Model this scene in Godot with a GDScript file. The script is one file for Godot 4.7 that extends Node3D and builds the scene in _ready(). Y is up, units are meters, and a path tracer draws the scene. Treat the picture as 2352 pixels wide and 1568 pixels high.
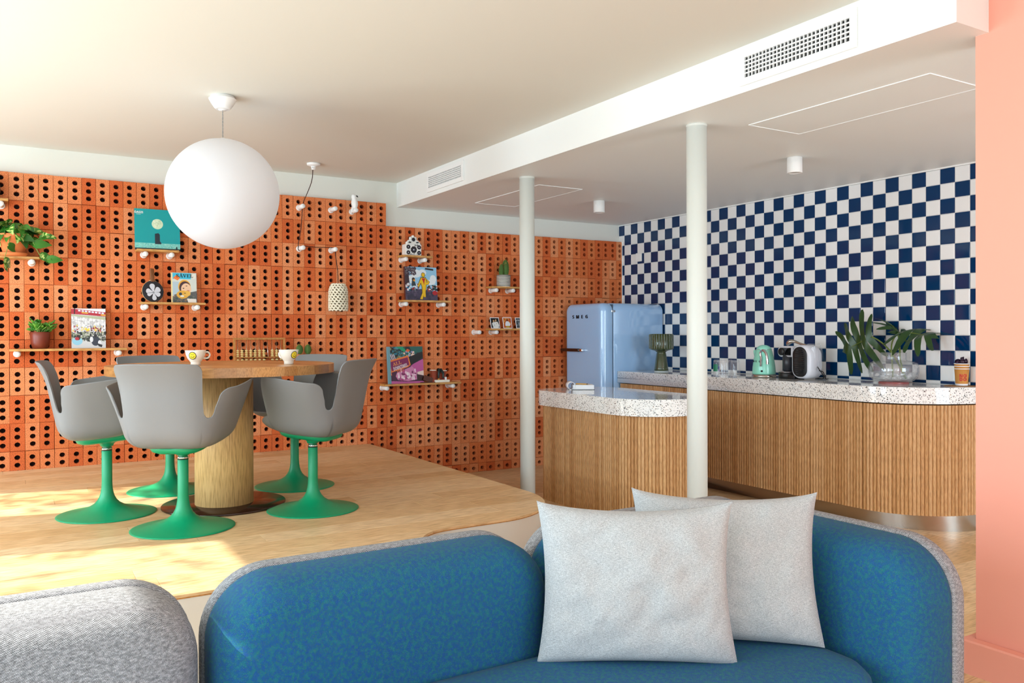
extends Node3D
# A shared lounge: brick wall with shelves, round table on a platform, tiled kitchen, blue sofa in front.

var M := {}
var rng := RandomNumberGenerator.new()
const PW := 0.091375      # brick pitch across
const PH := 0.1965523     # brick pitch upwards
const TW := 0.1034778     # tile pitch
const CEIL := 2.636
const LOW := 2.42
const DECK := 0.34
const TOP := 0.938        # worktop of the kitchen counter
const ISLE := 0.85        # worktop of the island
var holes_y := [0.23, 0.5, 0.77]

# ---------------------------------------------------------------- shapes
func S() -> SurfaceTool:
	var st := SurfaceTool.new()
	st.begin(Mesh.PRIMITIVE_TRIANGLES)
	st.set_smooth_group(0)
	return st

func done(st: SurfaceTool) -> ArrayMesh:
	st.generate_normals()
	return st.commit()

func tri(st: SurfaceTool, a: Vector3, b: Vector3, c: Vector3) -> void:
	st.add_vertex(a); st.add_vertex(b); st.add_vertex(c)

func quad(st: SurfaceTool, a: Vector3, b: Vector3, c: Vector3, d: Vector3) -> void:
	tri(st, a, b, c); tri(st, a, c, d)

func otri(st: SurfaceTool, a: Vector3, b: Vector3, c: Vector3, o: Vector3) -> void:
	if (c - a).cross(b - a).dot(a + b + c - o * 3.0) < 0.0:
		tri(st, a, c, b)
	else:
		tri(st, a, b, c)

func oquad(st: SurfaceTool, a: Vector3, b: Vector3, c: Vector3, d: Vector3, o: Vector3) -> void:
	if (c - a).cross(b - a).dot(a + b + c - o * 3.0) < 0.0:
		quad(st, a, d, c, b)
	else:
		quad(st, a, b, c, d)

func bbox(st: SurfaceTool, lo: Vector3, hi: Vector3, b := 0.0, xf := Transform3D()) -> void:
	st.set_smooth_group(-1)
	var o: Vector3 = xf * ((lo + hi) * 0.5)
	var P := func(s: Vector3, ax: int) -> Vector3:
		var p := Vector3.ZERO
		for k in 3:
			var e: float = hi[k] if s[k] > 0 else lo[k]
			p[k] = e if k == ax else e - s[k] * b
		return xf * p
	for ax in 3:
		var u := (ax + 1) % 3
		var v := (ax + 2) % 3
		for sg in [-1.0, 1.0]:
			var c := []
			for q in [[-1.0, -1.0], [-1.0, 1.0], [1.0, 1.0], [1.0, -1.0]]:
				var s := Vector3.ZERO
				s[ax] = sg; s[u] = q[0]; s[v] = q[1]
				c.append(P.call(s, ax))
			oquad(st, c[0], c[1], c[2], c[3], o)
		if b > 0.0:
			for q in [[-1.0, -1.0], [-1.0, 1.0], [1.0, 1.0], [1.0, -1.0]]:
				var s1 := Vector3.ZERO
				s1[ax] = -1.0; s1[u] = q[0]; s1[v] = q[1]
				var s2 := s1
				s2[ax] = 1.0
				oquad(st, P.call(s1, u), P.call(s2, u), P.call(s2, v), P.call(s1, v), o)
	if b > 0.0:
		for x in [-1.0, 1.0]:
			for y in [-1.0, 1.0]:
				for z in [-1.0, 1.0]:
					var s := Vector3(x, y, z)
					otri(st, P.call(s, 0), P.call(s, 1), P.call(s, 2), o)
	st.set_smooth_group(0)

func box(lo: Vector3, hi: Vector3, b := 0.0, xf := Transform3D()) -> ArrayMesh:
	var st := S()
	bbox(st, lo, hi, b, xf)
	return done(st)

func grid(st: SurfaceTool, rows: Array, flip := false) -> void:
	for i in rows.size() - 1:
		var r: PackedVector3Array = rows[i]
		var q: PackedVector3Array = rows[i + 1]
		for j in r.size() - 1:
			if flip:
				quad(st, r[j], q[j], q[j + 1], r[j + 1])
			else:
				quad(st, r[j], r[j + 1], q[j + 1], q[j])

func lathe(st: SurfaceTool, prof: Array, n := 24, xf := Transform3D(), a0 := 0.0, a1 := TAU) -> void:
	var rows := []
	for p in prof:
		var row := PackedVector3Array()
		for j in n + 1:
			var a: float = a0 + (a1 - a0) * j / n
			row.append(xf * Vector3(p[0] * cos(a), p[1], p[0] * sin(a)))
		rows.append(row)
	grid(st, rows)

func turned(prof: Array, n := 24, xf := Transform3D()) -> ArrayMesh:
	var st := S()
	lathe(st, prof, n, xf)
	return done(st)

func tube(st: SurfaceTool, pts: Array, rad, n := 8, capped := true) -> void:
	var rows := []
	var side := Vector3.ZERO
	for i in pts.size():
		var p: Vector3 = pts[i]
		var t: Vector3 = (pts[mini(i + 1, pts.size() - 1)] - pts[maxi(i - 1, 0)]).normalized()
		if side == Vector3.ZERO:
			side = t.cross(Vector3.UP if absf(t.y) < 0.9 else Vector3.RIGHT).normalized()
		side = (side - t * side.dot(t)).normalized()
		var up := t.cross(side)
		var r: float = rad[i] if rad is Array else rad
		var row := PackedVector3Array()
		for j in n + 1:
			var a := -TAU * j / n
			row.append(p + (side * cos(a) + up * sin(a)) * r)
		rows.append(row)
	grid(st, rows, true)
	if capped:
		for e in [0, pts.size() - 1]:
			var c: Vector3 = pts[e]
			var o: Vector3 = pts[1] if e == 0 else pts[pts.size() - 2]
			for j in n:
				otri(st, c, rows[e][j], rows[e][j + 1], o)

func bezier(a: Vector3, b: Vector3, c: Vector3, d: Vector3, n := 12) -> Array:
	var out := []
	for i in n + 1:
		out.append(a.bezier_interpolate(b, c, d, float(i) / n))
	return out

func spline(p: Array, n := 6) -> Array:
	var out := []
	for i in p.size() - 1:
		for k in n:
			out.append((p[i] as Vector3).cubic_interpolate(p[i + 1], p[maxi(i - 1, 0)], p[mini(i + 2, p.size() - 1)], float(k) / n))
	out.append(p[p.size() - 1])
	return out

func rrect(x0: float, y0: float, x1: float, y1: float, r: Array, n := 8) -> PackedVector2Array:
	# counter-clockwise (y up) from the lower left corner; r = lower left, lower right, upper right, upper left
	var out := PackedVector2Array()
	var c := [Vector2(x0 + r[0], y0 + r[0]), Vector2(x1 - r[1], y0 + r[1]), Vector2(x1 - r[2], y1 - r[2]), Vector2(x0 + r[3], y1 - r[3])]
	for k in 4:
		for i in n + 1:
			var a := PI + PI / 2 * k + PI / 2 * i / n
			out.append(c[k] + Vector2(cos(a), sin(a)) * r[k])
	return out

func tidy(p: PackedVector2Array) -> PackedVector2Array:
	var out := PackedVector2Array()
	for i in p.size():
		if out.is_empty() or out[out.size() - 1].distance_to(p[i]) > 1e-5:
			out.append(p[i])
	if out.size() > 1 and out[0].distance_to(out[out.size() - 1]) < 1e-5:
		out.remove_at(out.size() - 1)
	return out

func inset(p: PackedVector2Array, d: float) -> PackedVector2Array:
	var out := PackedVector2Array()
	var area := 0.0
	var n := p.size()
	for i in n:
		area += p[i].cross(p[(i + 1) % n])
	var sg := signf(area)
	for i in n:
		var e1 := (p[i] - p[(i + n - 1) % n]).normalized()
		var e2 := (p[(i + 1) % n] - p[i]).normalized()
		var m := Vector2(-e1.y, e1.x) + Vector2(-e2.y, e2.x)
		var l := maxf(m.length_squared() * 0.5, 0.25)
		out.append(p[i] + m / l * d * sg)
	return out

func prism(st: SurfaceTool, poly: PackedVector2Array, y0: float, y1: float, bevel := 0.0, smooth := false) -> void:
	# poly in the x-z plane
	var p := tidy(poly)
	var q := inset(p, bevel) if bevel > 0.0 else p
	var n := p.size()
	var area := 0.0
	for i in n:
		area += p[i].cross(p[(i + 1) % n])
	var rings := [[p, y0], [p, y1 - bevel], [q, y1]] if bevel > 0.0 else [[p, y0], [p, y1]]
	st.set_smooth_group(0 if smooth else -1)
	for k in rings.size() - 1:
		if k > 0:
			st.set_smooth_group(-1)
		for i in n:
			var j := (i + 1) % n
			var a: Vector2 = rings[k][0][i]
			var b: Vector2 = rings[k][0][j]
			var c: Vector2 = rings[k + 1][0][j]
			var d: Vector2 = rings[k + 1][0][i]
			var A := Vector3(a.x, rings[k][1], a.y)
			var B := Vector3(b.x, rings[k][1], b.y)
			var C := Vector3(c.x, rings[k + 1][1], c.y)
			var D := Vector3(d.x, rings[k + 1][1], d.y)
			if area > 0.0:
				quad(st, A, B, C, D)
			else:
				quad(st, B, A, D, C)
	st.set_smooth_group(-1)
	for e in [[p, y0, -1.0], [q, y1, 1.0]]:
		var f: PackedVector2Array = e[0]
		var ix := Geometry2D.triangulate_polygon(f)
		for i in range(0, ix.size(), 3):
			var A := Vector3(f[ix[i]].x, e[1], f[ix[i]].y)
			var B := Vector3(f[ix[i + 1]].x, e[1], f[ix[i + 1]].y)
			var C := Vector3(f[ix[i + 2]].x, e[1], f[ix[i + 2]].y)
			if (C - A).cross(B - A).y * e[2] < 0.0:
				tri(st, A, C, B)
			else:
				tri(st, A, B, C)
	st.set_smooth_group(0)

func loft(st: SurfaceTool, outline: PackedVector2Array, sections: Array, xf: Transform3D, cap0 := true, cap1 := true) -> void:
	# outline in local x-y, sections = [z, inset] along local z
	var p := tidy(outline)
	var rows := []
	for s in sections:
		var q := inset(p, s[1])
		var row := PackedVector3Array()
		for i in p.size() + 1:
			var v := q[i % p.size()]
			row.append(xf * Vector3(v.x, v.y, s[0]))
		rows.append(row)
	var o := Vector3.ZERO
	for r in [rows[0], rows[rows.size() - 1]]:
		for v in r:
			o += v
	o /= rows[0].size() * 2.0
	var probe: Vector3 = (rows[1][0] - rows[0][0])
	var mid := rows.size() / 2
	var a: Vector3 = rows[mid - 1][0]
	var b: Vector3 = rows[mid - 1][1]
	var c: Vector3 = rows[mid][1]
	grid(st, rows, (c - a).cross(b - a).dot(a - o) < 0.0)
	for e in [[0, cap0], [rows.size() - 1, cap1]]:
		if e[1]:
			var q := inset(p, sections[e[0]][1])
			var ix := Geometry2D.triangulate_polygon(q)
			for i in range(0, ix.size(), 3):
				otri(st, rows[e[0]][ix[i]], rows[e[0]][ix[i + 1]], rows[e[0]][ix[i + 2]], o)

func dome(st: SurfaceTool, c: Vector3, r: Vector3, n := 12, m := 8) -> void:
	var rows := []
	for i in m + 1:
		var b := -PI / 2 + PI * i / m
		var row := PackedVector3Array()
		for j in n + 1:
			var a := TAU * j / n
			row.append(c + Vector3(r.x * cos(b) * cos(a), r.y * sin(b), r.z * cos(b) * sin(a)))
		rows.append(row)
	grid(st, rows)

func uvquad(a: Vector3, b: Vector3, c: Vector3, d: Vector3) -> ArrayMesh:
	# lower left, upper left, upper right, lower right, seen from the front
	var st := SurfaceTool.new()
	st.begin(Mesh.PRIMITIVE_TRIANGLES)
	var p := [a, b, c, a, c, d]
	var uv := [Vector2(0, 1), Vector2(0, 0), Vector2(1, 0), Vector2(0, 1), Vector2(1, 0), Vector2(1, 1)]
	for i in 6:
		st.set_uv(uv[i])
		st.add_vertex(p[i])
	return done(st)

# ---------------------------------------------------------------- objects
func part(nm: String, m: Mesh, mt: Material, parent: Node, pos := Vector3.ZERO, lab := "") -> MeshInstance3D:
	var o := MeshInstance3D.new()
	o.name = nm
	o.mesh = m
	o.material_override = mt
	o.position = pos
	parent.add_child(o, true)
	if lab:
		o.set_meta("label", lab)
	return o

func tag(o: Node, label: String, cat: String, group := "") -> void:
	o.set_meta("label", label)
	o.set_meta("category", cat)
	if group:
		o.set_meta("group", group)

func thing(nm: String, label: String, cat: String, group := "", pos := Vector3.ZERO, turn := 0.0) -> Node3D:
	var o := Node3D.new()
	o.name = nm
	add_child(o, true)
	o.position = pos
	o.rotation.y = turn
	tag(o, label, cat, group)
	return o

func mono(nm: String, m: Mesh, mt: Material, label: String, cat: String, group := "", pos := Vector3.ZERO) -> MeshInstance3D:
	var o := part(nm, m, mt, self, pos)
	tag(o, label, cat, group)
	return o

func struct(nm: String, m: Mesh, mt: Material, label := "") -> MeshInstance3D:
	var o := part(nm, m, mt, self)
	o.set_meta("kind", "structure")
	if label:
		o.set_meta("label", label)
	return o

func stuff(o: Node) -> Node:
	o.set_meta("kind", "stuff")
	return o

func letters(s: String, size: float, depth: float, mt: Material, parent: Node, xf: Transform3D, face := "Droid Sans", nm := "lettering", bold := false) -> MeshInstance3D:
	var t := TextMesh.new()
	var f := SystemFont.new()
	f.font_names = PackedStringArray([face])
	if bold:
		f.font_weight = 700
	t.font = f
	t.text = s
	t.font_size = 48
	t.pixel_size = size / 48.0
	t.depth = depth
	t.curve_step = 1.0
	var o := part(nm, t, mt, parent)
	o.transform = xf
	return o

# ---------------------------------------------------------------- materials
func mat(c: Color, rough := 0.6, metal := 0.0) -> StandardMaterial3D:
	var m := StandardMaterial3D.new()
	m.albedo_color = c
	m.roughness = rough
	m.metallic = metal
	return m

func tri3(m: StandardMaterial3D, scale: Vector3, world := false, off := Vector3.ZERO) -> StandardMaterial3D:
	m.uv1_triplanar = true
	m.uv1_world_triplanar = world
	m.uv1_scale = scale
	m.uv1_offset = off
	m.uv1_triplanar_sharpness = 8.0
	return m

func c8(r: float, g: float, b: float, a := 255.0) -> Color:
	return Color(r / 255.0, g / 255.0, b / 255.0, a / 255.0)

func noise_tex(freq: float, ramp: Array, oct := 4, sd := 1, size := 512, kind := FastNoiseLite.TYPE_SIMPLEX_SMOOTH) -> NoiseTexture2D:
	var n := FastNoiseLite.new()
	n.noise_type = kind
	n.frequency = freq
	n.fractal_octaves = oct
	n.seed = sd
	var t := NoiseTexture2D.new()
	t.width = size
	t.height = size
	t.seamless = true
	t.noise = n
	if ramp.size():
		var g := Gradient.new()
		var offs := PackedFloat32Array()
		var cols := PackedColorArray()
		for r in ramp:
			offs.append(r[0])
			cols.append(r[1])
		g.offsets = offs
		g.colors = cols
		t.color_ramp = g
	return t

func pixels(n: int, f: Callable) -> ImageTexture:
	var b := PackedByteArray()
	b.resize(n * n * 3)
	var k := 0
	for y in n:
		for x in n:
			var c: Color = f.call(x, y)
			b[k] = int(clampf(c.r, 0, 1) * 255)
			b[k + 1] = int(clampf(c.g, 0, 1) * 255)
			b[k + 2] = int(clampf(c.b, 0, 1) * 255)
			k += 3
	return ImageTexture.create_from_image(Image.create_from_data(n, n, false, Image.FORMAT_RGB8, b))

# ---- painting of printed covers
func blob(im: Image, cx: float, cy: float, rx: float, ry: float, c: Color) -> void:
	var w := im.get_width()
	var h := im.get_height()
	for y in range(maxi(0, int((cy - ry) * h)), mini(h, int((cy + ry) * h) + 1)):
		for x in range(maxi(0, int((cx - rx) * w)), mini(w, int((cx + rx) * w) + 1)):
			var dx := ((x + 0.5) / w - cx) / rx
			var dy := ((y + 0.5) / h - cy) / ry
			if dx * dx + dy * dy <= 1.0:
				im.set_pixel(x, y, c)

func paint(im: Image, pts: Array, c: Color) -> void:
	var w := im.get_width()
	var h := im.get_height()
	var p := PackedVector2Array()
	var y0 := 1.0
	var y1 := 0.0
	var x0 := 1.0
	var x1 := 0.0
	for i in range(0, pts.size(), 2):
		p.append(Vector2(pts[i], pts[i + 1]))
		x0 = minf(x0, pts[i]); x1 = maxf(x1, pts[i]); y0 = minf(y0, pts[i + 1]); y1 = maxf(y1, pts[i + 1])
	for y in range(maxi(0, int(y0 * h)), mini(h, int(y1 * h) + 1)):
		for x in range(maxi(0, int(x0 * w)), mini(w, int(x1 * w) + 1)):
			if Geometry2D.is_point_in_polygon(Vector2((x + 0.5) / w, (y + 0.5) / h), p):
				im.set_pixel(x, y, c)

func fleck(im: Image, x0: float, y0: float, x1: float, y1: float, n: int, cols: Array, r0: float, r1: float) -> void:
	for i in n:
		blob(im, rng.randf_range(x0, x1), rng.randf_range(y0, y1), rng.randf_range(r0, r1), rng.randf_range(r0, r1), cols[rng.randi() % cols.size()])

func canvas(w: int, h: int, c: Color) -> Image:
	var im := Image.create(w, h, false, Image.FORMAT_RGB8)
	im.fill(c)
	return im

func print_mat(im: Image, rough := 0.35) -> StandardMaterial3D:
	var m := mat(Color.WHITE, rough)
	m.albedo_texture = ImageTexture.create_from_image(im)
	m.texture_repeat = false
	return m

# ---------------------------------------------------------------- the scene
func _ready() -> void:
	rng.seed = 7
	# camera
	var cam := Camera3D.new()
	cam.name = "camera"
	var yaw := 0.5436763
	var pitch := -0.0040983
	var roll := -0.0031242
	var fw := Vector3(sin(yaw) * cos(pitch), sin(pitch), -cos(yaw) * cos(pitch))
	var rt := Vector3(cos(yaw), 0, sin(yaw))
	var up := rt.cross(fw)
	var rt2 := rt * cos(roll) + up * sin(roll)
	var up2 := up * cos(roll) - rt * sin(roll)
	cam.transform = Transform3D(Basis(rt2, up2, -fw), Vector3(-5.44565, 1.2974966, 6.7778928))
	cam.projection = Camera3D.PROJECTION_FRUSTUM
	cam.near = 0.05
	cam.far = 100.0
	cam.size = 2.0 * 0.05 * 784.0 / 1895.2159
	cam.frustum_offset = Vector2(0, -11.4602 / 1895.2159 * 0.05)
	add_child(cam)
	# sky, exposure
	var env := Environment.new()
	var sky := Sky.new()
	var sm := ProceduralSkyMaterial.new()
	sm.sky_top_color = Color(0.55, 0.70, 0.92)
	sm.sky_horizon_color = Color(0.93, 0.95, 0.97)
	sm.ground_bottom_color = Color(0.72, 0.70, 0.66)
	sm.ground_horizon_color = Color(0.86, 0.85, 0.82)
	sm.sky_energy_multiplier = 1.0
	sky.sky_material = sm
	env.background_mode = Environment.BG_SKY
	env.sky = sky
	env.background_energy_multiplier = 2.2
	env.tonemap_mode = Environment.TONE_MAPPER_LINEAR
	env.tonemap_exposure = 0.62
	env.sdfgi_enabled = true
	env.ssao_enabled = true
	env.ssil_enabled = true
	var we := WorldEnvironment.new()
	we.name = "environment"
	we.environment = env
	add_child(we)
	# sun through the left windows
	var sun := DirectionalLight3D.new()
	sun.name = "sun"
	sun.light_energy = 7.0
	sun.light_color = Color(1.0, 0.98, 0.94)
	sun.light_angular_distance = 0.6
	sun.shadow_enabled = true
	add_child(sun)
	sun.look_at_from_position(Vector3.ZERO, Vector3(0.970, -0.62, 0.24))
	# daylight entering at each window
	for w in windows():
		var a := AreaLight3D.new()
		a.name = "window_daylight"
		a.area_size = Vector2(w.w - 0.1, w.h - 0.1)
		a.light_energy = w.e
		a.area_normalize_energy = false
		a.light_color = w.c
		a.light_size = 0.5
		a.shadow_enabled = true
		add_child(a, true)
		a.look_at_from_position(w.at, w.at + w.to)
	materials()
	setting()
	brick_wall()
	tile_wall()
	floors()
	ceiling_fittings()
	kitchen()
	counter_things()
	fridge()
	dining()
	sofas()
	shelves()
	shelf_things()

func windows() -> Array:
	var cool := Color(0.85, 0.94, 1.0)
	var es := [6.0, 6.0, 5.0, 2.4]
	var out := []
	for z in [[0.35, 1.2], [2.0, 3.2], [3.9, 5.3], [5.8, 7.8]]:
		out.append({"at": Vector3(-7.55, 1.36, (z[0] + z[1]) / 2), "to": Vector3(1, 0, 0), "w": z[1] - z[0], "h": 2.0, "e": es[out.size()], "c": cool})
	for x in [[-6.9, -5.1], [-4.7, -2.9]]:
		out.append({"at": Vector3((x[0] + x[1]) / 2, 1.36, 8.55), "to": Vector3(0, 0, -1), "w": x[1] - x[0], "h": 2.0, "e": 1.8, "c": cool})
	out.append({"at": Vector3(-1.1, 1.36, 8.55), "to": Vector3(0, 0, -1), "w": 1.6, "h": 2.0, "e": 6.0, "c": cool})
	return out

func oak(base: Color, dark: Color, scale: Vector3, off: Vector3, rough := 0.45) -> StandardMaterial3D:
	var m := mat(base, rough)
	m.albedo_texture = M.grain
	m.roughness = rough
	return tri3(m, scale, false, off)

func materials() -> void:
	M.ceiling = mat(c8(228, 226, 216), 0.9)
	M.wall = mat(c8(226, 226, 217), 0.9)
	M.white = mat(c8(244, 243, 240), 0.55)
	M.trim_white = mat(c8(240, 240, 236), 0.5)
	M.pole = mat(c8(212, 211, 202), 0.45)
	M.pink = mat(c8(243, 164, 142), 0.7)
	M.dark = mat(c8(24, 22, 20), 0.7)
	M.black = mat(c8(18, 18, 19), 0.45)
	M.riser = mat(c8(222, 216, 204), 0.6)
	M.grain = noise_tex(0.03, [[0.0, Color(0.74, 0.69, 0.63)], [0.35, Color(0.90, 0.88, 0.85)], [0.6, Color(0.97, 0.965, 0.96)], [1.0, Color(1, 1, 1)]], 5, 3, 512)
	M.oak = []
	var tones := [c8(238, 202, 154), c8(231, 192, 142), c8(243, 209, 163), c8(225, 184, 132), c8(236, 198, 148), c8(240, 205, 158)]
	for i in tones.size():
		M.oak.append(oak(tones[i], tones[i], Vector3(0.5, 2.2, 5.5), Vector3(i * 0.37, i * 0.13, i * 0.29), 0.42))
	M.slat = []
	var st := [c8(216, 166, 110), c8(208, 156, 98), c8(222, 174, 120), c8(200, 147, 90), c8(214, 162, 106), c8(219, 170, 114)]
	for i in st.size():
		M.slat.append(oak(st[i], st[i], Vector3(9.0, 0.9, 9.0), Vector3(i * 0.31, i * 0.17, i * 0.23), 0.5))
	M.table = []
	var tt := [c8(206, 148, 88), c8(196, 137, 78), c8(214, 158, 98), c8(187, 127, 68), c8(201, 143, 84)]
	for i in tt.size():
		M.table.append(oak(tt[i], tt[i], Vector3(1.0, 3.0, 9.0), Vector3(i * 0.41, i * 0.19, i * 0.27), 0.32))
	M.pedestal = oak(c8(226, 184, 120), Color.WHITE, Vector3(7.0, 0.5, 7.0), Vector3.ZERO, 0.45)
	M.shelf = oak(c8(216, 160, 88), Color.WHITE, Vector3(0.9, 5.0, 9.0), Vector3.ZERO, 0.45)
	M.frame_wood = oak(c8(196, 132, 56), Color.WHITE, Vector3(3.0, 3.0, 9.0), Vector3.ZERO, 0.45)
	# bricks
	M.speck = noise_tex(0.11, [[0.0, Color(0.34, 0.22, 0.16)], [0.2, Color(0.55, 0.45, 0.40)], [0.3, Color(0.93, 0.9, 0.88)], [0.55, Color(0.98, 0.97, 0.96)], [0.8, Color(1, 1, 1)]], 3, 9, 512)
	M.brick = []
	M.brick_cols = [c8(234, 140, 86), c8(228, 126, 68), c8(238, 152, 100), c8(216, 104, 48), c8(232, 134, 78), c8(224, 118, 60), c8(236, 146, 92), c8(227, 122, 64)]
	for c in M.brick_cols:
		var m := mat(c, 0.88)
		m.albedo_texture = M.speck
		M.brick.append(tri3(m, Vector3(2.6, 2.6, 2.6), true))
	var bm := mat(Color.WHITE, 0.88)
	bm.albedo_texture = M.speck
	bm.vertex_color_use_as_albedo = true
	M.brick_many = tri3(bm, Vector3(2.6, 2.6, 2.6), true)
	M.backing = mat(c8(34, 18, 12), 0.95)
	# tiles
	M.tile_white = mat(c8(240, 239, 236), 0.22)
	M.tile_blue = mat(c8(0, 50, 94), 0.06)
	M.tile_blue.metallic_specular = 0.4
	M.tile_many = mat(Color.WHITE, 0.14)
	M.tile_many.vertex_color_use_as_albedo = true
	M.grout = mat(c8(236, 235, 230), 0.8)
	# terrazzo
	var tz := Image.create(1024, 1024, false, Image.FORMAT_RGB8)
	tz.fill(c8(246, 244, 240))
	for i in 3000:
		var g: float = rng.randf()
		var c := c8(30, 30, 32)
		if g > 0.62: c = c8(86, 82, 78)
		if g > 0.8: c = c8(150, 120, 88)
		if g > 0.9: c = c8(196, 190, 182)
		var r := 2.0 + 6.0 * pow(rng.randf(), 2.2)
		var cx := rng.randi() % 1024
		var cy := rng.randi() % 1024
		var e := rng.randf_range(0.55, 1.5)
		var an := rng.randf() * PI
		var ri := int(r * 1.6) + 1
		for y in range(-ri, ri + 1):
			for x in range(-ri, ri + 1):
				var u := (x * cos(an) + y * sin(an)) / (r * e)
				var v := (y * cos(an) - x * sin(an)) / (r / e)
				if absf(u) + absf(v) < 1.15 and u * u + v * v < 1.0:
					tz.set_pixel((cx + x + 1024) % 1024, (cy + y + 1024) % 1024, c)
	M.terrazzo = mat(Color.WHITE, 0.05)
	M.terrazzo.albedo_texture = ImageTexture.create_from_image(tz)
	tri3(M.terrazzo, Vector3(2.2, 2.2, 2.2), true)
	# textiles
	var nz := FastNoiseLite.new()
	nz.frequency = 0.045
	nz.fractal_octaves = 3
	nz.seed = 5
	var blues := [c8(8, 88, 150), c8(14, 104, 146), c8(10, 78, 168), c8(20, 122, 138), c8(6, 96, 132)]
	var r2 := RandomNumberGenerator.new()
	r2.seed = 11
	var weave := func(x: int, y: int) -> Color:
		var k := nz.get_noise_2d(x, y) * 0.8 + r2.randf_range(-0.5, 0.5)
		var c := c8(10, 84, 160) if k > 0.22 else c8(8, 98, 150) if k > -0.05 else c8(10, 112, 140) if k > -0.35 else c8(24, 128, 132)
		var f := r2.randf()
		if f > 0.955:
			c = c8(96, 138, 70)
		elif f > 0.93:
			c = c8(92, 118, 190)
		var tw := 0.74 if (x + y) % 4 == 0 else 1.0 + r2.randf_range(-0.1, 0.1)
		return c * tw * 0.86
	M.blue_cloth = mat(Color.WHITE, 0.95)
	M.blue_cloth.albedo_texture = pixels(512, weave)
	tri3(M.blue_cloth, Vector3(2.6, 2.6, 2.6))
	M.blue_cloth.rim_enabled = true
	M.blue_cloth.rim = 0.04
	M.blue_cloth.rim_tint = 0.8
	var bw := func(x: int, y: int) -> Color:
		var k := (x / 2 + (y / 2) * 2) % 4
		var v := 0.78 if k < 2 else 0.20
		v += r2.randf_range(-0.14, 0.14) + nz.get_noise_2d(x, y * 2) * 0.16
		return Color(v, v, v * 1.01)
	M.grey_cloth = mat(Color.WHITE, 0.95)
	M.grey_cloth.albedo_texture = pixels(512, bw)
	tri3(M.grey_cloth, Vector3(2.6, 2.6, 2.6))
	var pale := func(x: int, y: int) -> Color:
		var v := 0.70 + r2.randf_range(-0.06, 0.07) + nz.get_noise_2d(x, y * 9) * 0.08
		if (x + y * 2) % 4 == 0 and r2.randf() < 0.42 + nz.get_noise_2d(x * 2, y * 14) * 0.9:
			v -= 0.30
		return Color(v, v, v * 0.99)
	M.pale_cloth = mat(Color.WHITE, 0.95)
	M.pale_cloth.albedo_texture = pixels(512, pale)
	tri3(M.pale_cloth, Vector3(2.9, 2.9, 2.9))
	# paints, plastics, metals
	M.shell = mat(c8(122, 122, 122), 0.5)
	M.green = mat(c8(0, 146, 96), 0.42)
	M.chrome = mat(c8(225, 225, 228), 0.12, 1.0)
	M.steel = mat(c8(190, 182, 172), 0.22, 1.0)
	M.bronze = mat(c8(52, 30, 20), 0.18)
	M.globe = mat(c8(232, 232, 235), 0.5)
	M.globe.backlight_enabled = true
	M.globe.backlight = Color(0.9, 0.9, 0.9)
	M.fridge = mat(c8(166, 204, 244), 0.05)
	M.fridge.clearcoat_enabled = true
	M.fridge.clearcoat = 0.6
	M.fridge.clearcoat_roughness = 0.05
	M.mint = mat(c8(150, 226, 200), 0.15)
	M.cream = mat(c8(244, 238, 224), 0.3)
	M.terracotta = mat(c8(222, 124, 66), 0.8)
	M.brown_pot = mat(c8(120, 48, 28), 0.4)
	M.soil = mat(c8(48, 34, 24), 0.95)
	M.leaf = []
	for c in [c8(44, 108, 32), c8(62, 130, 40), c8(32, 88, 30), c8(110, 162, 58)]:
		var m := mat(c, 0.35)
		m.backlight_enabled = true
		m.backlight = Color(0.16, 0.22, 0.06)
		M.leaf.append(m)
	M.leaf_variegated = mat(Color.WHITE, 0.35)
	M.leaf_variegated.albedo_texture = noise_tex(0.02, [[0.0, c8(40, 104, 30)], [0.52, c8(62, 132, 40)], [0.60, c8(186, 208, 110)], [1.0, c8(214, 224, 150)]], 3, 21, 256)
	tri3(M.leaf_variegated, Vector3(5, 5, 5))
	M.stem = mat(c8(120, 146, 60), 0.5)
	M.dark_leaf = mat(c8(34, 66, 22), 0.32)
	M.cactus = mat(c8(70, 104, 44), 0.8)
	M.cord = mat(c8(58, 28, 18), 0.7)
	M.glass = mat(Color(1, 1, 1, 0.06), 0.02)
	M.glass.transparency = BaseMaterial3D.TRANSPARENCY_ALPHA
	M.green_glass = mat(Color(0.22, 0.27, 0.02, 0.78), 0.3)
	M.green_glass.transparency = BaseMaterial3D.TRANSPARENCY_ALPHA
	M.green_glass.clearcoat_enabled = true
	M.green_glass.clearcoat = 1.0
	M.green_glass.clearcoat_roughness = 0.03
	M.paper = mat(c8(244, 244, 246), 0.7)
	M.kraft = mat(c8(206, 142, 66), 0.7)
	M.red = mat(c8(196, 40, 44), 0.6)
	M.yellow = mat(c8(250, 226, 60), 0.4)

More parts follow.
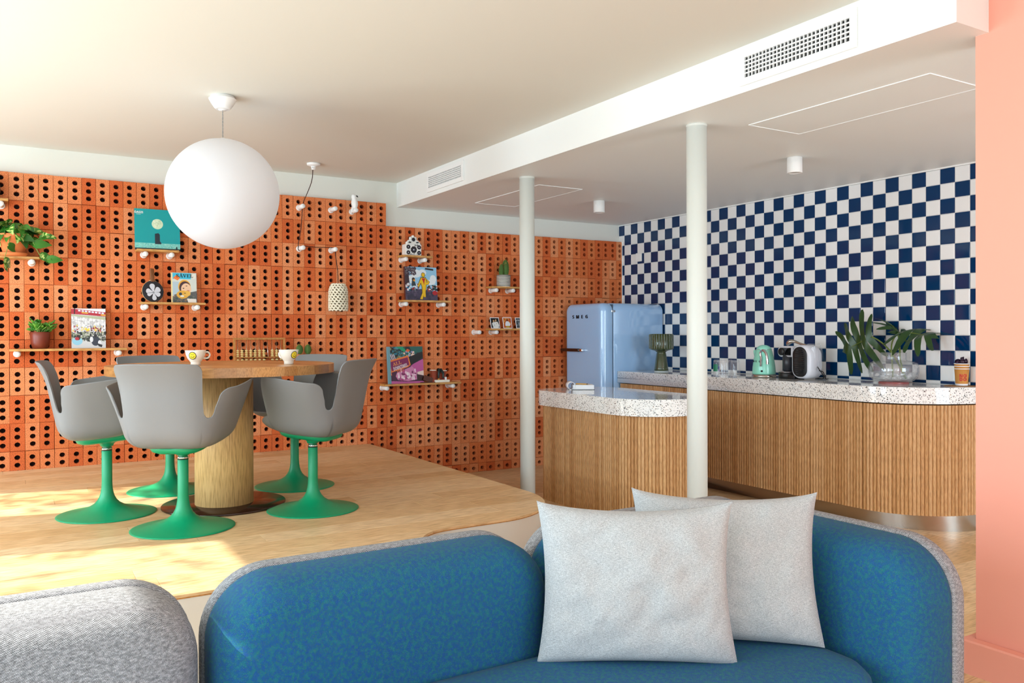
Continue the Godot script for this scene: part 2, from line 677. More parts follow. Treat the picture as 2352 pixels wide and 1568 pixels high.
func setting() -> void:
	# floor slab, walls, ceilings; everything has thickness
	struct("floor", box(Vector3(-7.8, -0.3, -0.3), Vector3(0.3, -0.012, 8.8)), M.dark, "oak plank floor of the lounge and kitchen")
	var back := struct("wall_back", box(Vector3(-7.8, -0.3, -0.3), Vector3(0.3, 2.95, -0.05)), M.wall, "pale plaster wall behind the brick cladding")
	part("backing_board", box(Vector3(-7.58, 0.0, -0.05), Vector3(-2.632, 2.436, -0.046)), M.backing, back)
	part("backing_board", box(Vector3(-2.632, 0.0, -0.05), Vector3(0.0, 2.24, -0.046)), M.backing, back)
	var right := struct("wall_right", box(Vector3(0.0095 - 0.006, -0.3, -0.05), Vector3(0.3, 2.95, 8.6)), M.grout, "kitchen wall of blue and white checked tiles")
	struct("ceiling", box(Vector3(-7.8, CEIL, -0.3), Vector3(0.3, 2.95, 8.8)), M.ceiling, "smooth cream upper ceiling")
	struct("ceiling_lowered", box(Vector3(-2.515, LOW, -0.05), Vector3(0.0035, CEIL, 5.05)), M.trim_white, "lowered kitchen ceiling with white fascia")
	# coral wall on the right
	struct("wall_coral", box(Vector3(-2.305, -0.012, 5.0), Vector3(-2.17, CEIL, 8.6)), M.pink, "coral painted wall end beside the kitchen")
	var bb := S()
	prism(bb, PackedVector2Array([Vector2(-2.355, 4.962), Vector2(-2.13, 4.962), Vector2(-2.13, 8.6), Vector2(-2.17, 8.6), Vector2(-2.17, 5.0), Vector2(-2.305, 5.0), Vector2(-2.305, 8.6), Vector2(-2.355, 8.6)]), 0.0, 0.128, 0.006)
	struct("baseboard_right", done(bb), M.pink, "coral baseboard round the wall end")
	# window walls: piers and lintels round the openings
	var zs := [[0.35, 1.2], [2.0, 3.2], [3.9, 5.3], [5.8, 7.8]]
	var st := S()
	bbox(st, Vector3(-7.8, 2.36, -0.05), Vector3(-7.6, 2.95, 8.8))
	bbox(st, Vector3(-7.8, -0.3, -0.05), Vector3(-7.6, 0.36, 8.8))
	var z0 := -0.05
	for z in zs:
		bbox(st, Vector3(-7.8, 0.36, z0), Vector3(-7.6, 2.36, z[0]))
		z0 = z[1]
	bbox(st, Vector3(-7.8, 0.36, z0), Vector3(-7.6, 2.36, 8.8))
	struct("wall_left", done(st), M.wall, "white window wall")
	st = S()
	bbox(st, Vector3(-7.6, 2.36, 8.6), Vector3(0.3, 2.95, 8.8))
	bbox(st, Vector3(-7.6, -0.3, 8.6), Vector3(0.3, 0.36, 8.8))
	var x0 := -7.6
	for x in [[-6.9, -5.1], [-4.7, -2.9], [-1.9, -0.3]]:
		bbox(st, Vector3(x0, 0.36, 8.6), Vector3(x[0], 2.36, 8.8))
		x0 = x[1]
	bbox(st, Vector3(x0, 0.36, 8.6), Vector3(0.3, 2.36, 8.8))
	struct("wall_front", done(st), M.wall, "white window wall")
	var k := 0
	for w in windows():
		k += 1
		var win := S()
		var hw: float = w.w / 2
		var f := 0.05
		var xf := Transform3D(Basis.looking_at(w.to), w.at + w.to * -0.1)
		bbox(win, Vector3(-hw, -1.0, -0.03), Vector3(-hw + f, 1.0, 0.03), 0.0, xf)
		bbox(win, Vector3(hw - f, -1.0, -0.03), Vector3(hw, 1.0, 0.03), 0.0, xf)
		bbox(win, Vector3(-hw, -1.0, -0.03), Vector3(hw, -1.0 + f, 0.03), 0.0, xf)
		bbox(win, Vector3(-hw, 1.0 - f, -0.03), Vector3(hw, 1.0, 0.03), 0.0, xf)
		var wo := struct("window_%d" % k, done(win), M.white, "white framed window")
		part("pane", box(Vector3(-hw + f, -1.0 + f, -0.003), Vector3(hw - f, 1.0 - f, 0.003), 0.0, xf), M.glass, wo)
	# ground outside and a leafy shrub that dapples the sun
	struct("ground", box(Vector3(-30, -0.5, -12), Vector3(-7.8, -0.31, 24)), mat(c8(190, 184, 172), 0.9), "pale paving outside")
	var lv := S()
	for i in 900:
		var p := Vector3(-8.9 + rng.randf_range(-0.4, 0.3), rng.randf_range(0.3, 3.6), rng.randf_range(-0.9, 3.4))
		var d := Vector3(rng.randf_range(-0.3, 0.3), rng.randf_range(-0.4, 0.2), rng.randf_range(-1, 1)).normalized() * rng.randf_range(0.12, 0.26)
		var s := d.cross(Vector3(1, 0.3, 0)).normalized() * 0.022
		quad(lv, p, p + d * 0.5 + s, p + d, p + d * 0.5 - s)
	var sh := mono("shrub", done(lv), M.leaf[0], "leafy shrub growing outside the window", "shrub")
	stuff(sh)

func brick_mesh(sd: int, cut := 1.0) -> ArrayMesh:
	# a cored brick seen on its face: three round holes through it; cut < 1 keeps only the upper part
	rng.seed = 100 + sd
	var st := S()
	st.set_smooth_group(-1)
	var w := PW / 2 - 0.0009
	var h := PH / 2 - 0.0009
	var e := 0.0022
	var jx := rng.randf_range(-0.002, 0.002)
	var jy := rng.randf_range(-0.004, 0.004)
	var lowest := -h if cut >= 1.0 else h - cut * PH
	var cells := []
	for k in 3:
		var y: float = (0.5 - holes_y[k]) * PH + jy
		if cut < 1.0 and y - 0.024 < lowest:
			continue
		cells.append(y)
	var top := h - e
	for k in cells.size():
		var bot: float = (cells[k] + cells[k + 1]) / 2 if k + 1 < cells.size() else lowest + e
		var rim := []
		var ring := []
		var c := Vector2(jx, cells[k])
		var cn := [Vector2(-w + e, bot), Vector2(-w + e, top), Vector2(w - e, top), Vector2(w - e, bot)]
		for s in 4:
			for i in 4:
				var p: Vector2 = cn[s].lerp(cn[(s + 1) % 4], i / 4.0)
				rim.append(p)
				ring.append(c + (p - c).normalized() * 0.0178)
		for i in 16:
			var j := (i + 1) % 16
			var a := Vector3(rim[i].x, rim[i].y, 0)
			var b := Vector3(rim[j].x, rim[j].y, 0)
			var d := Vector3(ring[j].x, ring[j].y, 0)
			var f := Vector3(ring[i].x, ring[i].y, 0)
			quad(st, a, b, d, f)
			quad(st, f, d, d + Vector3(0, 0, -0.046), f + Vector3(0, 0, -0.046))
		top = bot
	var fr := [Vector3(-w + e, lowest + e, 0), Vector3(-w + e, h - e, 0), Vector3(w - e, h - e, 0), Vector3(w - e, lowest + e, 0)]
	var sd4 := [Vector3(-w, lowest, -e), Vector3(-w, h, -e), Vector3(w, h, -e), Vector3(w, lowest, -e)]
	for i in 4:
		var j := (i + 1) % 4
		quad(st, fr[j], fr[i], sd4[i], sd4[j])
		quad(st, sd4[j], sd4[i], sd4[i] + Vector3(0, 0, -0.042), sd4[j] + Vector3(0, 0, -0.042))
	return done(st)

func brick_wall() -> void:
	var wall := get_node("wall_back")
	var kinds := [brick_mesh(1), brick_mesh(2), brick_mesh(3), brick_mesh(4)]
	var short := brick_mesh(5, 0.415)
	rng.seed = 21
	var many := []
	var n := 0
	for k in range(-9, 60):
		for j in 13:
			if j == 0 and k >= 31:
				continue
			if j == 12 and k < 30:
				continue
			if j == 11 and k < 30 and k < 28:
				continue
			var x := (k + 0.5 - 59.85) * PW
			var y := (12.415 - j - 0.5) * PH
			var turn := PI if rng.randf() < 0.5 else 0.0
			var t := Transform3D(Basis(Vector3(0, 0, 1), rng.randf_range(-0.006, 0.006) + (turn if j < 12 else 0.0)), Vector3(x + rng.randf_range(-0.0006, 0.0006), y + rng.randf_range(-0.0012, 0.0012), rng.randf_range(-0.0022, 0.0014)))
			var tone := rng.randi() % 8
			if rng.randf() < 0.2:
				tone = 3
			if j == 12:
				part("brick", short, M.brick[tone], wall).transform = t
			elif k >= -1 and n < 285:
				n += 1
				part("brick", kinds[rng.randi() % 4], M.brick[tone], wall).transform = t
			else:
				many.append([t, M.brick_cols[tone].srgb_to_linear()])
	var mm := MultiMesh.new()
	mm.transform_format = MultiMesh.TRANSFORM_3D
	mm.use_colors = true
	mm.mesh = kinds[1]
	mm.instance_count = many.size()
	for i in many.size():
		mm.set_instance_transform(i, many[i][0])
		mm.set_instance_color(i, many[i][1])
	var o := MultiMeshInstance3D.new()
	o.name = "bricks"
	o.multimesh = mm
	o.material_override = M.brick_many
	wall.add_child(o)
	stuff(o)

func tile_wall() -> void:
	var wall := get_node("wall_right")
	var g := 0.0012
	var make := func(h0: float, h1: float, w0: float, w1: float) -> ArrayMesh:
		# pillowed glazed tile facing -x; y from -h to h, z from -w to w
		var st := S()
		var rows := []
		for q in [[0.0, 0.0], [0.0035, 0.0], [0.0062, 0.0022], [0.0068, 0.006]]:
			var r := PackedVector3Array()
			for c in [[-1, -1], [1, -1], [1, 1], [-1, 1], [-1, -1]]:
				var y: float = h1 - q[1] if c[0] > 0 else h0 + q[1]
				var z: float = w1 - q[1] if c[1] > 0 else w0 + q[1]
				r.append(Vector3(-q[0], y, z))
			rows.append(r)
		st.set_smooth_group(-1)
		grid(st, rows)
		var o := Vector3(0.02, (h0 + h1) / 2, (w0 + w1) / 2)
		oquad(st, rows[3][0], rows[3][1], rows[3][2], rows[3][3], o)
		return done(st)
	var hh := TW / 2 - g
	var full: ArrayMesh = make.call(-hh, hh, -hh, hh)
	var y14 := 2.41108 - 14 * TW
	var foot: ArrayMesh = make.call(y14 - TW / 2 - 0.0 - (y14 - TW / 2) - hh + (TOP + 0.002 - (y14 - TW)) , hh, -hh, hh)
	rng.seed = 33
	var many := []
	var n := 0
	var part_mesh: ArrayMesh = make.call(-hh, hh, -0.0, hh)
	for mi in 49:
		var m := 48 - mi
		for r in 15:
			var z := -0.06735 + (m + 0.5) * TW
			var y := 2.41108 - (r + 0.5) * TW
			if m > 36 and r > 13:
				continue
			var t := Transform3D(Basis.from_euler(Vector3(0, rng.randf_range(-0.004, 0.004), rng.randf_range(-0.004, 0.004))), Vector3(0.0048, y, z))
			var blue := (m + r) % 2 == 0
			if r == 14:
				part("tile", foot, M.tile_blue if blue else M.tile_white, wall).transform = t
			elif m <= 36 and n < 260:
				n += 1
				part("tile", full, M.tile_blue if blue else M.tile_white, wall).transform = t
			else:
				many.append([t, (c8(0, 50, 94) if blue else c8(240, 239, 236)).srgb_to_linear()])
	var mm := MultiMesh.new()
	mm.transform_format = MultiMesh.TRANSFORM_3D
	mm.use_colors = true
	mm.mesh = full
	mm.instance_count = many.size()
	for i in many.size():
		mm.set_instance_transform(i, many[i][0])
		mm.set_instance_color(i, many[i][1])
	var o := MultiMeshInstance3D.new()
	o.name = "tiles"
	o.multimesh = mm
	o.material_override = M.tile_many
	wall.add_child(o)
	stuff(o)
	# white corner strip where bricks meet tiles
	struct("trim_1", box(Vector3(-0.008, 0.0, -0.045), Vector3(0.0, 2.243, 0.004)), M.trim_white, "white edge strip between bricks and tiles")
	struct("trim_2", box(Vector3(-0.009, 2.4105, -0.05), Vector3(0.0035, 2.42, 5.0)), M.trim_white, "white strip above the tiles")
	var sw := thing("wall_switch", "small white square switch plate among the upper tiles", "switch", "", Vector3(-0.004, 2.0625, 0.275))
	part("plate", box(Vector3(-0.009, -0.043, -0.045), Vector3(0.001, 0.043, 0.045), 0.003), M.white, sw)
	part("button", box(Vector3(-0.012, -0.028, -0.028), Vector3(-0.008, 0.028, 0.028), 0.002), M.white, sw)

func deck_outline() -> PackedVector2Array:
	var p := PackedVector2Array([Vector2(-7.59, 0.002), Vector2(-2.80, 0.002)])
	for i in 13:
		var a := PI / 2 * i / 12
		p.append(Vector2(-3.30 + 0.52 * cos(a), 2.55 + 0.575 * sin(a)))
	p.append(Vector2(-3.58, 3.132))
	for i in 9:
		var a := -PI / 2 - PI / 2 * i / 8
		p.append(Vector2(-3.60 + 0.24 * cos(a), 3.374 + 0.24 * sin(a)))
	for i in 7:
		var a := PI / 2 * i / 6
		p.append(Vector2(-4.02 + 0.18 * cos(a), 3.376 + 0.18 * sin(a)))
	p.append(Vector2(-7.59, 3.556))
	return p

func floors() -> void:
	rng.seed = 44
	var fl := get_node("floor")
	var W := 0.165
	for i in 52:
		var z := i * W
		var x := 0.0
		var stop := -2.6 if z < 2.4 else (-3.0 if z < 3.3 else -6.2)
		x -= rng.randf_range(0.2, 1.5)
		var hi := 0.0
		while hi > stop:
			var lo := maxf(x, stop)
			var b := box(Vector3(lo + 0.0005, -0.012, z + 0.0006), Vector3(hi - 0.0005, 0.0, z + W - 0.0006), 0.0008)
			part("plank", b, M.oak[rng.randi() % 6], fl)
			hi = lo
			x = lo - rng.randf_range(1.2, 2.0)
	var out := deck_outline()
	var st := S()
	prism(st, out, -0.012, DECK - 0.015, 0.0, true)
	var deck := struct("floor_raised", done(st), M.riser, "raised oak dining platform with pale riser and rounded corner")
	st = S()
	prism(st, inset(out, -0.002), DECK - 0.015, DECK - 0.0115, 0.0, true)
	part("edge_strip", done(st), M.frame_wood, deck)
	var top := inset(out, 0.0)
	for i in 23:
		var z := -0.02 + i * W
		var hi := -2.7
		var x := hi - rng.randf_range(0.4, 1.6)
		while hi > -7.6:
			var lo := maxf(x, -7.62)
			var strip := PackedVector2Array([Vector2(lo + 0.0005, z + 0.0006), Vector2(hi - 0.0005, z + 0.0006), Vector2(hi - 0.0005, z + W - 0.0006), Vector2(lo + 0.0005, z + W - 0.0006)])
			for poly in Geometry2D.intersect_polygons(strip, top):
				var s := S()
				prism(s, poly, DECK - 0.0115, DECK, 0.0007)
				part("plank", done(s), M.oak[rng.randi() % 6], deck)
			hi = lo
			x = lo - rng.randf_range(1.2, 2.0)

func vent(z0: float, z1: float, y0: float, y1: float, nx: int, ny: int, lab: String) -> void:
	# supply grille in the white fascia, facing -x
	var v := thing("air_vent", lab, "vent", "", Vector3(-2.515, (y0 + y1) / 2, (z0 + z1) / 2))
	var hz := (z1 - z0) / 2
	var hy := (y1 - y0) / 2
	var iz := hz - 0.032
	var iy := hy - 0.034
	var st := S()
	for q in [[-hy, -iy, -hz, hz], [iy, hy, -hz, hz], [-iy, iy, -hz, -iz], [-iy, iy, iz, hz]]:
		bbox(st, Vector3(-0.012, q[0], q[2]), Vector3(0.0, q[1], q[3]), 0.0015)
	part("frame", done(st), M.white, v)
	part("duct", box(Vector3(-0.0005, -iy, -iz), Vector3(0.0005, iy, iz)), M.black, v)
	var bz := box(Vector3(-0.010, -iy, -0.0022), Vector3(-0.001, iy, 0.0022))
	for i in range(1, nx):
		part("blade", bz, M.white, v, Vector3(0, 0, -iz + 2 * iz * i / nx))
	var by := box(Vector3(-0.013, -0.0028, -iz), Vector3(-0.006, 0.0028, iz))
	for i in range(1, ny):
		part("blade", by, M.white, v, Vector3(0, -iy + 2 * iy * i / ny, 0))

func ceiling_fittings() -> void:
	vent(0.598, 1.236, 2.4545, 2.6105, 30, 6, "white air grille in the fascia near the brick wall, divided by a middle bar")
	vent(4.016, 4.642, 2.449, 2.611, 27, 5, "larger looking white air grille in the fascia close to the coral wall")
	for q in [[3.62, 4.65, "flush ceiling hatch with thin pale edges near the coral wall"], [0.53, 1.54, "flush ceiling hatch with thin pale edges behind the slim pole"]]:
		var h := thing("ceiling_hatch", q[2], "hatch", "", Vector3(-1.836, LOW, (q[0] + q[1]) / 2))
		var hz: float = (q[1] - q[0]) / 2
		part("panel", box(Vector3(-0.196, -0.0016, -hz + 0.006), Vector3(0.196, 0.002, hz - 0.006)), M.trim_white, h)
		var st := S()
		for s in [-1.0, 1.0]:
			bbox(st, Vector3(s * 0.2 - 0.0025, -0.004, -hz), Vector3(s * 0.2 + 0.0025, 0.002, hz))
			bbox(st, Vector3(-0.2, -0.004, s * hz - 0.0025), Vector3(0.2, 0.002, s * hz + 0.0025))
		part("frame", done(st), M.white, h)
	for p in [[-1.17, 1.145, "white cylinder downlight nearest the brick wall"], [-1.14, 3.175, "white cylinder downlight in the middle of the kitchen ceiling"], [-1.15, 4.68, "white cylinder downlight nearest the coral wall"]]:
		var d := thing("downlight", p[2], "ceiling lamp", "surface downlights", Vector3(p[0], LOW, p[1]))
		part("body", turned([[0.0, -0.094], [0.030, -0.094], [0.032, -0.100], [0.046, -0.100], [0.0475, -0.098], [0.0475, -0.001], [0.0, 0.0]], 28), M.white, d)
		part("lens", turned([[0.0, -0.0955], [0.030, -0.0955], [0.030, -0.0935], [0.0, -0.0935]], 20), M.globe, d)
	for p in [[-2.27, 1.738, "slim white round pole by the dining platform and brick wall"], [-2.275, 3.47, "white round pole standing in front of the kitchen island"]]:
		var o := thing("support_pole", p[2], "pole", "", Vector3(p[0], 0, p[1]))
		part("shaft", turned([[0.0, 0.0], [0.0545, 0.0], [0.0545, LOW - 0.012], [0.0, LOW - 0.012]], 32), M.pole, o)
		part("collar", turned([[0.0, LOW - 0.012], [0.0565, LOW - 0.012], [0.0565, LOW], [0.0, LOW]], 32), M.pole, o)
	# globe pendant over the table
	var g := thing("globe_pendant", "large white globe pendant lamp hanging over the round table", "pendant lamp", "", Vector3(-4.43, 0, 1.955))
	var ball := S()
	dome(ball, Vector3(0, 2.086, 0), Vector3(0.307, 0.307, 0.307), 64, 40)
	part("shade", done(ball), M.globe, g)
	var cn := [[0.0, 2.556], [0.020, 2.556], [0.030, 2.566], [0.036, 2.560], [0.046, 2.570], [0.062, 2.594], [0.075, 2.617], [0.0755, 2.619], [0.066, 2.621], [0.064, 2.634], [0.0, CEIL]]
	part("ceiling_rose", turned(cn, 36), M.white, g)
	var st := S()
	for ph in [0.0, PI]:
		var pts := []
		for i in 40:
			pts.append(Vector3(0.0024 * cos(i * 0.7 + ph), lerpf(2.392, 2.562, i / 39.0), 0.0024 * sin(i * 0.7 + ph)))
		tube(st, pts, 0.0017, 5)
	part("cord", done(st), mat(c8(150, 146, 140), 0.5), g)
	part("cord_cap", turned([[0.0, 2.386], [0.022, 2.386], [0.022, 2.396], [0.006, 2.402], [0.0, 2.402]], 20), M.white, g)

# ---------------------------------------------------------------- kitchen
func slat_mesh(h: float, w := 0.0235) -> ArrayMesh:
	# one half-round dowel, flat back at z = 0, bulging to +z
	var st := S()
	var rows := []
	for y in [0.0, h]:
		var r := PackedVector3Array()
		for i in 8:
			var a := PI * i / 7
			r.append(Vector3(-cos(a) * w / 2, y, sin(a) * w * 0.42))
		rows.append(r)
	grid(st, rows, true)
	st.set_smooth_group(-1)
	var o := Vector3(0, h / 2, 0)
	for e in 2:
		for i in range(1, 7):
			otri(st, rows[e][0], rows[e][i], rows[e][i + 1 if i < 7 else 7], o)
	return done(st)

func slats_along(path: PackedVector2Array, y0: float, mesh: ArrayMesh, parent: Node, pitch := 0.0241) -> void:
	# dowels side by side along a path in the x-z plane, bulging to the left of travel
	var total := 0.0
	for i in path.size() - 1:
		total += path[i].distance_to(path[i + 1])
	var n := int(round(total / pitch))
	var step := total / n
	var seg := 0
	var run := 0.0
	for k in n:
		var s := (k + 0.5) * step
		while seg < path.size() - 2 and run + path[seg].distance_to(path[seg + 1]) < s:
			run += path[seg].distance_to(path[seg + 1])
			seg += 1
		var d := (path[seg + 1] - path[seg]).normalized()
		var p := path[seg] + d * (s - run)
		var nrm := Vector2(-d.y, d.x)
		var o := part("slat", mesh, M.slat[rng.randi() % 6], parent)
		o.transform = Transform3D(Basis(Vector3(nrm.y, 0, -nrm.x), Vector3.UP, Vector3(nrm.x, 0, nrm.y)), Vector3(p.x, y0, p.y))

func kitchen() -> void:
	rng.seed = 55
	var FX := -0.562
	var h := 0.713
	var sm := slat_mesh(h)
	# six cabinet units under the worktop
	var seams := [0.667, 1.091, 1.527, 1.961, 2.391, 2.826, 3.253]
	var names := ["oak slatted cabinet door unit beside the blue fridge", "oak slatted cabinet door unit, second from the blue fridge", "oak slatted cabinet door unit, third from the blue fridge", "oak slatted cabinet door unit below the mint kettle", "oak slatted cabinet door unit below the coffee machine", "oak slatted cabinet door unit just before the curved end"]
	for i in 6:
		var z0: float = seams[i] + 0.0015
		var z1: float = seams[i + 1] - 0.0015
		var c := thing("kitchen_cabinet", names[i], "cabinet", "cabinets under the kitchen worktop", Vector3(0, 0.11, z0))
		part("body", box(Vector3(FX + 0.022, 0, 0), Vector3(-0.002, h, z1 - z0)), M.dark, c)
		var door := part("door", box(Vector3(FX, 0, 0.001), Vector3(FX + 0.02, h, z1 - z0 - 0.001), 0.001), M.slat[i % 6], c)
		slats_along(PackedVector2Array([Vector2(FX, 0.001), Vector2(FX, z1 - z0 - 0.001)]), 0.0, sm, door)
	var arc := PackedVector2Array()
	for i in 25:
		var a := PI - PI / 2 * i / 24
		arc.append(Vector2(0.0 + 0.562 * cos(a), 3.256 + 0.500 * sin(a)))
	var e := thing("kitchen_cabinet", "curved oak slatted end unit of the kitchen counter", "cabinet", "cabinets under the kitchen worktop", Vector3(0, 0.11, 0))
	var st := S()
	var p := arc.duplicate()
	p.append(Vector2(-0.002, 3.256))
	prism(st, p, 0.0, h, 0.0, false)
	var eb := part("body", done(st), M.slat[1], e)
	slats_along(arc, 0.0, sm, eb)
	# steel plinth, set back
	st = S()
	p = PackedVector2Array([Vector2(-0.004, 0.68), Vector2(-0.475, 0.68), Vector2(-0.475, 3.15)])
	for i in 21:
		var a := PI - PI / 2 * i / 20
		p.append(Vector2(-0.02 + 0.455 * cos(a), 3.18 + 0.565 * sin(a)))
	p.append(Vector2(-0.004, 3.745))
	prism(st, p, 0.0, 0.108, 0.0, true)
	mono("plinth", done(st), M.steel, "brushed steel plinth under the kitchen counter", "plinth")
	# terrazzo worktop with a rounded end
	st = S()
	p = PackedVector2Array([Vector2(0.002, 0.662), Vector2(-0.594, 0.662)])
	for i in 29:
		var a := PI - PI / 2 * i / 28
		p.append(Vector2(0.002 + 0.596 * cos(a), 3.2 + 0.575 * sin(a)))
	prism(st, p, 0.832, TOP, 0.003, true)
	mono("worktop", done(st), M.terrazzo, "speckled white terrazzo worktop along the tiled wall", "worktop")
	# island
	var isl := thing("kitchen_island", "freestanding oak slatted island with rounded ends", "island", "", Vector3.ZERO)
	var f := rrect(-1.897, 1.25, -1.235, 2.595, [0.20, 0.26, 0.27, 0.33], 12)
	st = S()
	prism(st, f, 0.0, 0.733)
	part("core", done(st), M.slat[3], isl)
	var ring := tidy(f)
	ring.append(ring[0])
	ring.reverse()
	slats_along(ring, 0.0, slat_mesh(0.731), isl)
	st = S()
	prism(st, rrect(-1.932, 1.21, -1.205, 2.625, [0.22, 0.28, 0.30, 0.36], 14), 0.735, ISLE, 0.003, true)
	mono("worktop", done(st), M.terrazzo, "thick speckled terrazzo top of the small island", "worktop")

func fridge() -> void:
	var f := thing("fridge", "pale blue retro fridge with rounded corners by the brick wall", "fridge", "", Vector3(0, 0, 0.345))
	# outline in the z-y plane; local x of the loft = -z so that the front faces -x
	var xf := Transform3D(Basis(Vector3(0, 0, -1), Vector3.UP, Vector3(1, 0, 0)), Vector3(0, 0, 0))
	var out := rrect(-0.305, 0.05, 0.305, 1.578, [0.03, 0.03, 0.075, 0.075], 12)
	var st := S()
	loft(st, out, [[-0.628, 0.003], [-0.622, 0.0], [-0.03, 0.0], [-0.012, 0.012]], xf)
	part("body", done(st), M.fridge, f)
	st = S()
	var dout := rrect(-0.306, 0.075, 0.306, 1.579, [0.06, 0.06, 0.078, 0.078], 12)
	loft(st, dout, [[-0.640, 0.004], [-0.645, 0.0], [-0.70, 0.0], [-0.722, 0.003], [-0.740, 0.010], [-0.752, 0.022], [-0.759, 0.038], [-0.761, 0.055]], xf)
	var d := part("door", done(st), M.fridge, f)
	part("gasket", box(Vector3(-0.6405, 0.10, -0.296), Vector3(-0.6275, 1.565, 0.296)), mat(c8(70, 84, 102), 0.6), f)
	part("foot_base", box(Vector3(-0.60, 0.0, -0.29), Vector3(-0.03, 0.055, 0.29)), M.dark, f)
	st = S()
	bbox(st, Vector3(-0.805, 1.117, -0.325), Vector3(-0.778, 1.147, -0.015), 0.008)
	part("handle", done(st), M.bronze, d)
	st = S()
	bbox(st, Vector3(-0.800, 1.120, -0.015), Vector3(-0.757, 1.144, 0.035), 0.006)
	part("handle_mount", done(st), M.chrome, d)
	part("hinge", box(Vector3(-0.655, 1.49, 0.296), Vector3(-0.61, 1.51, 0.312), 0.003), M.chrome, f)
	var k := 0
	for c in "SMEG":
		letters(c, 0.052, 0.004, mat(c8(52, 56, 66), 0.25, 0.8), d, Transform3D(Basis(Vector3(0, 0, 1.15), Vector3(0, 0.85, 0), Vector3(-1, 0, 0)), Vector3(-0.764, 1.452, -0.155 + 0.073 * k)), "Droid Sans", "letter", true)
		k += 1

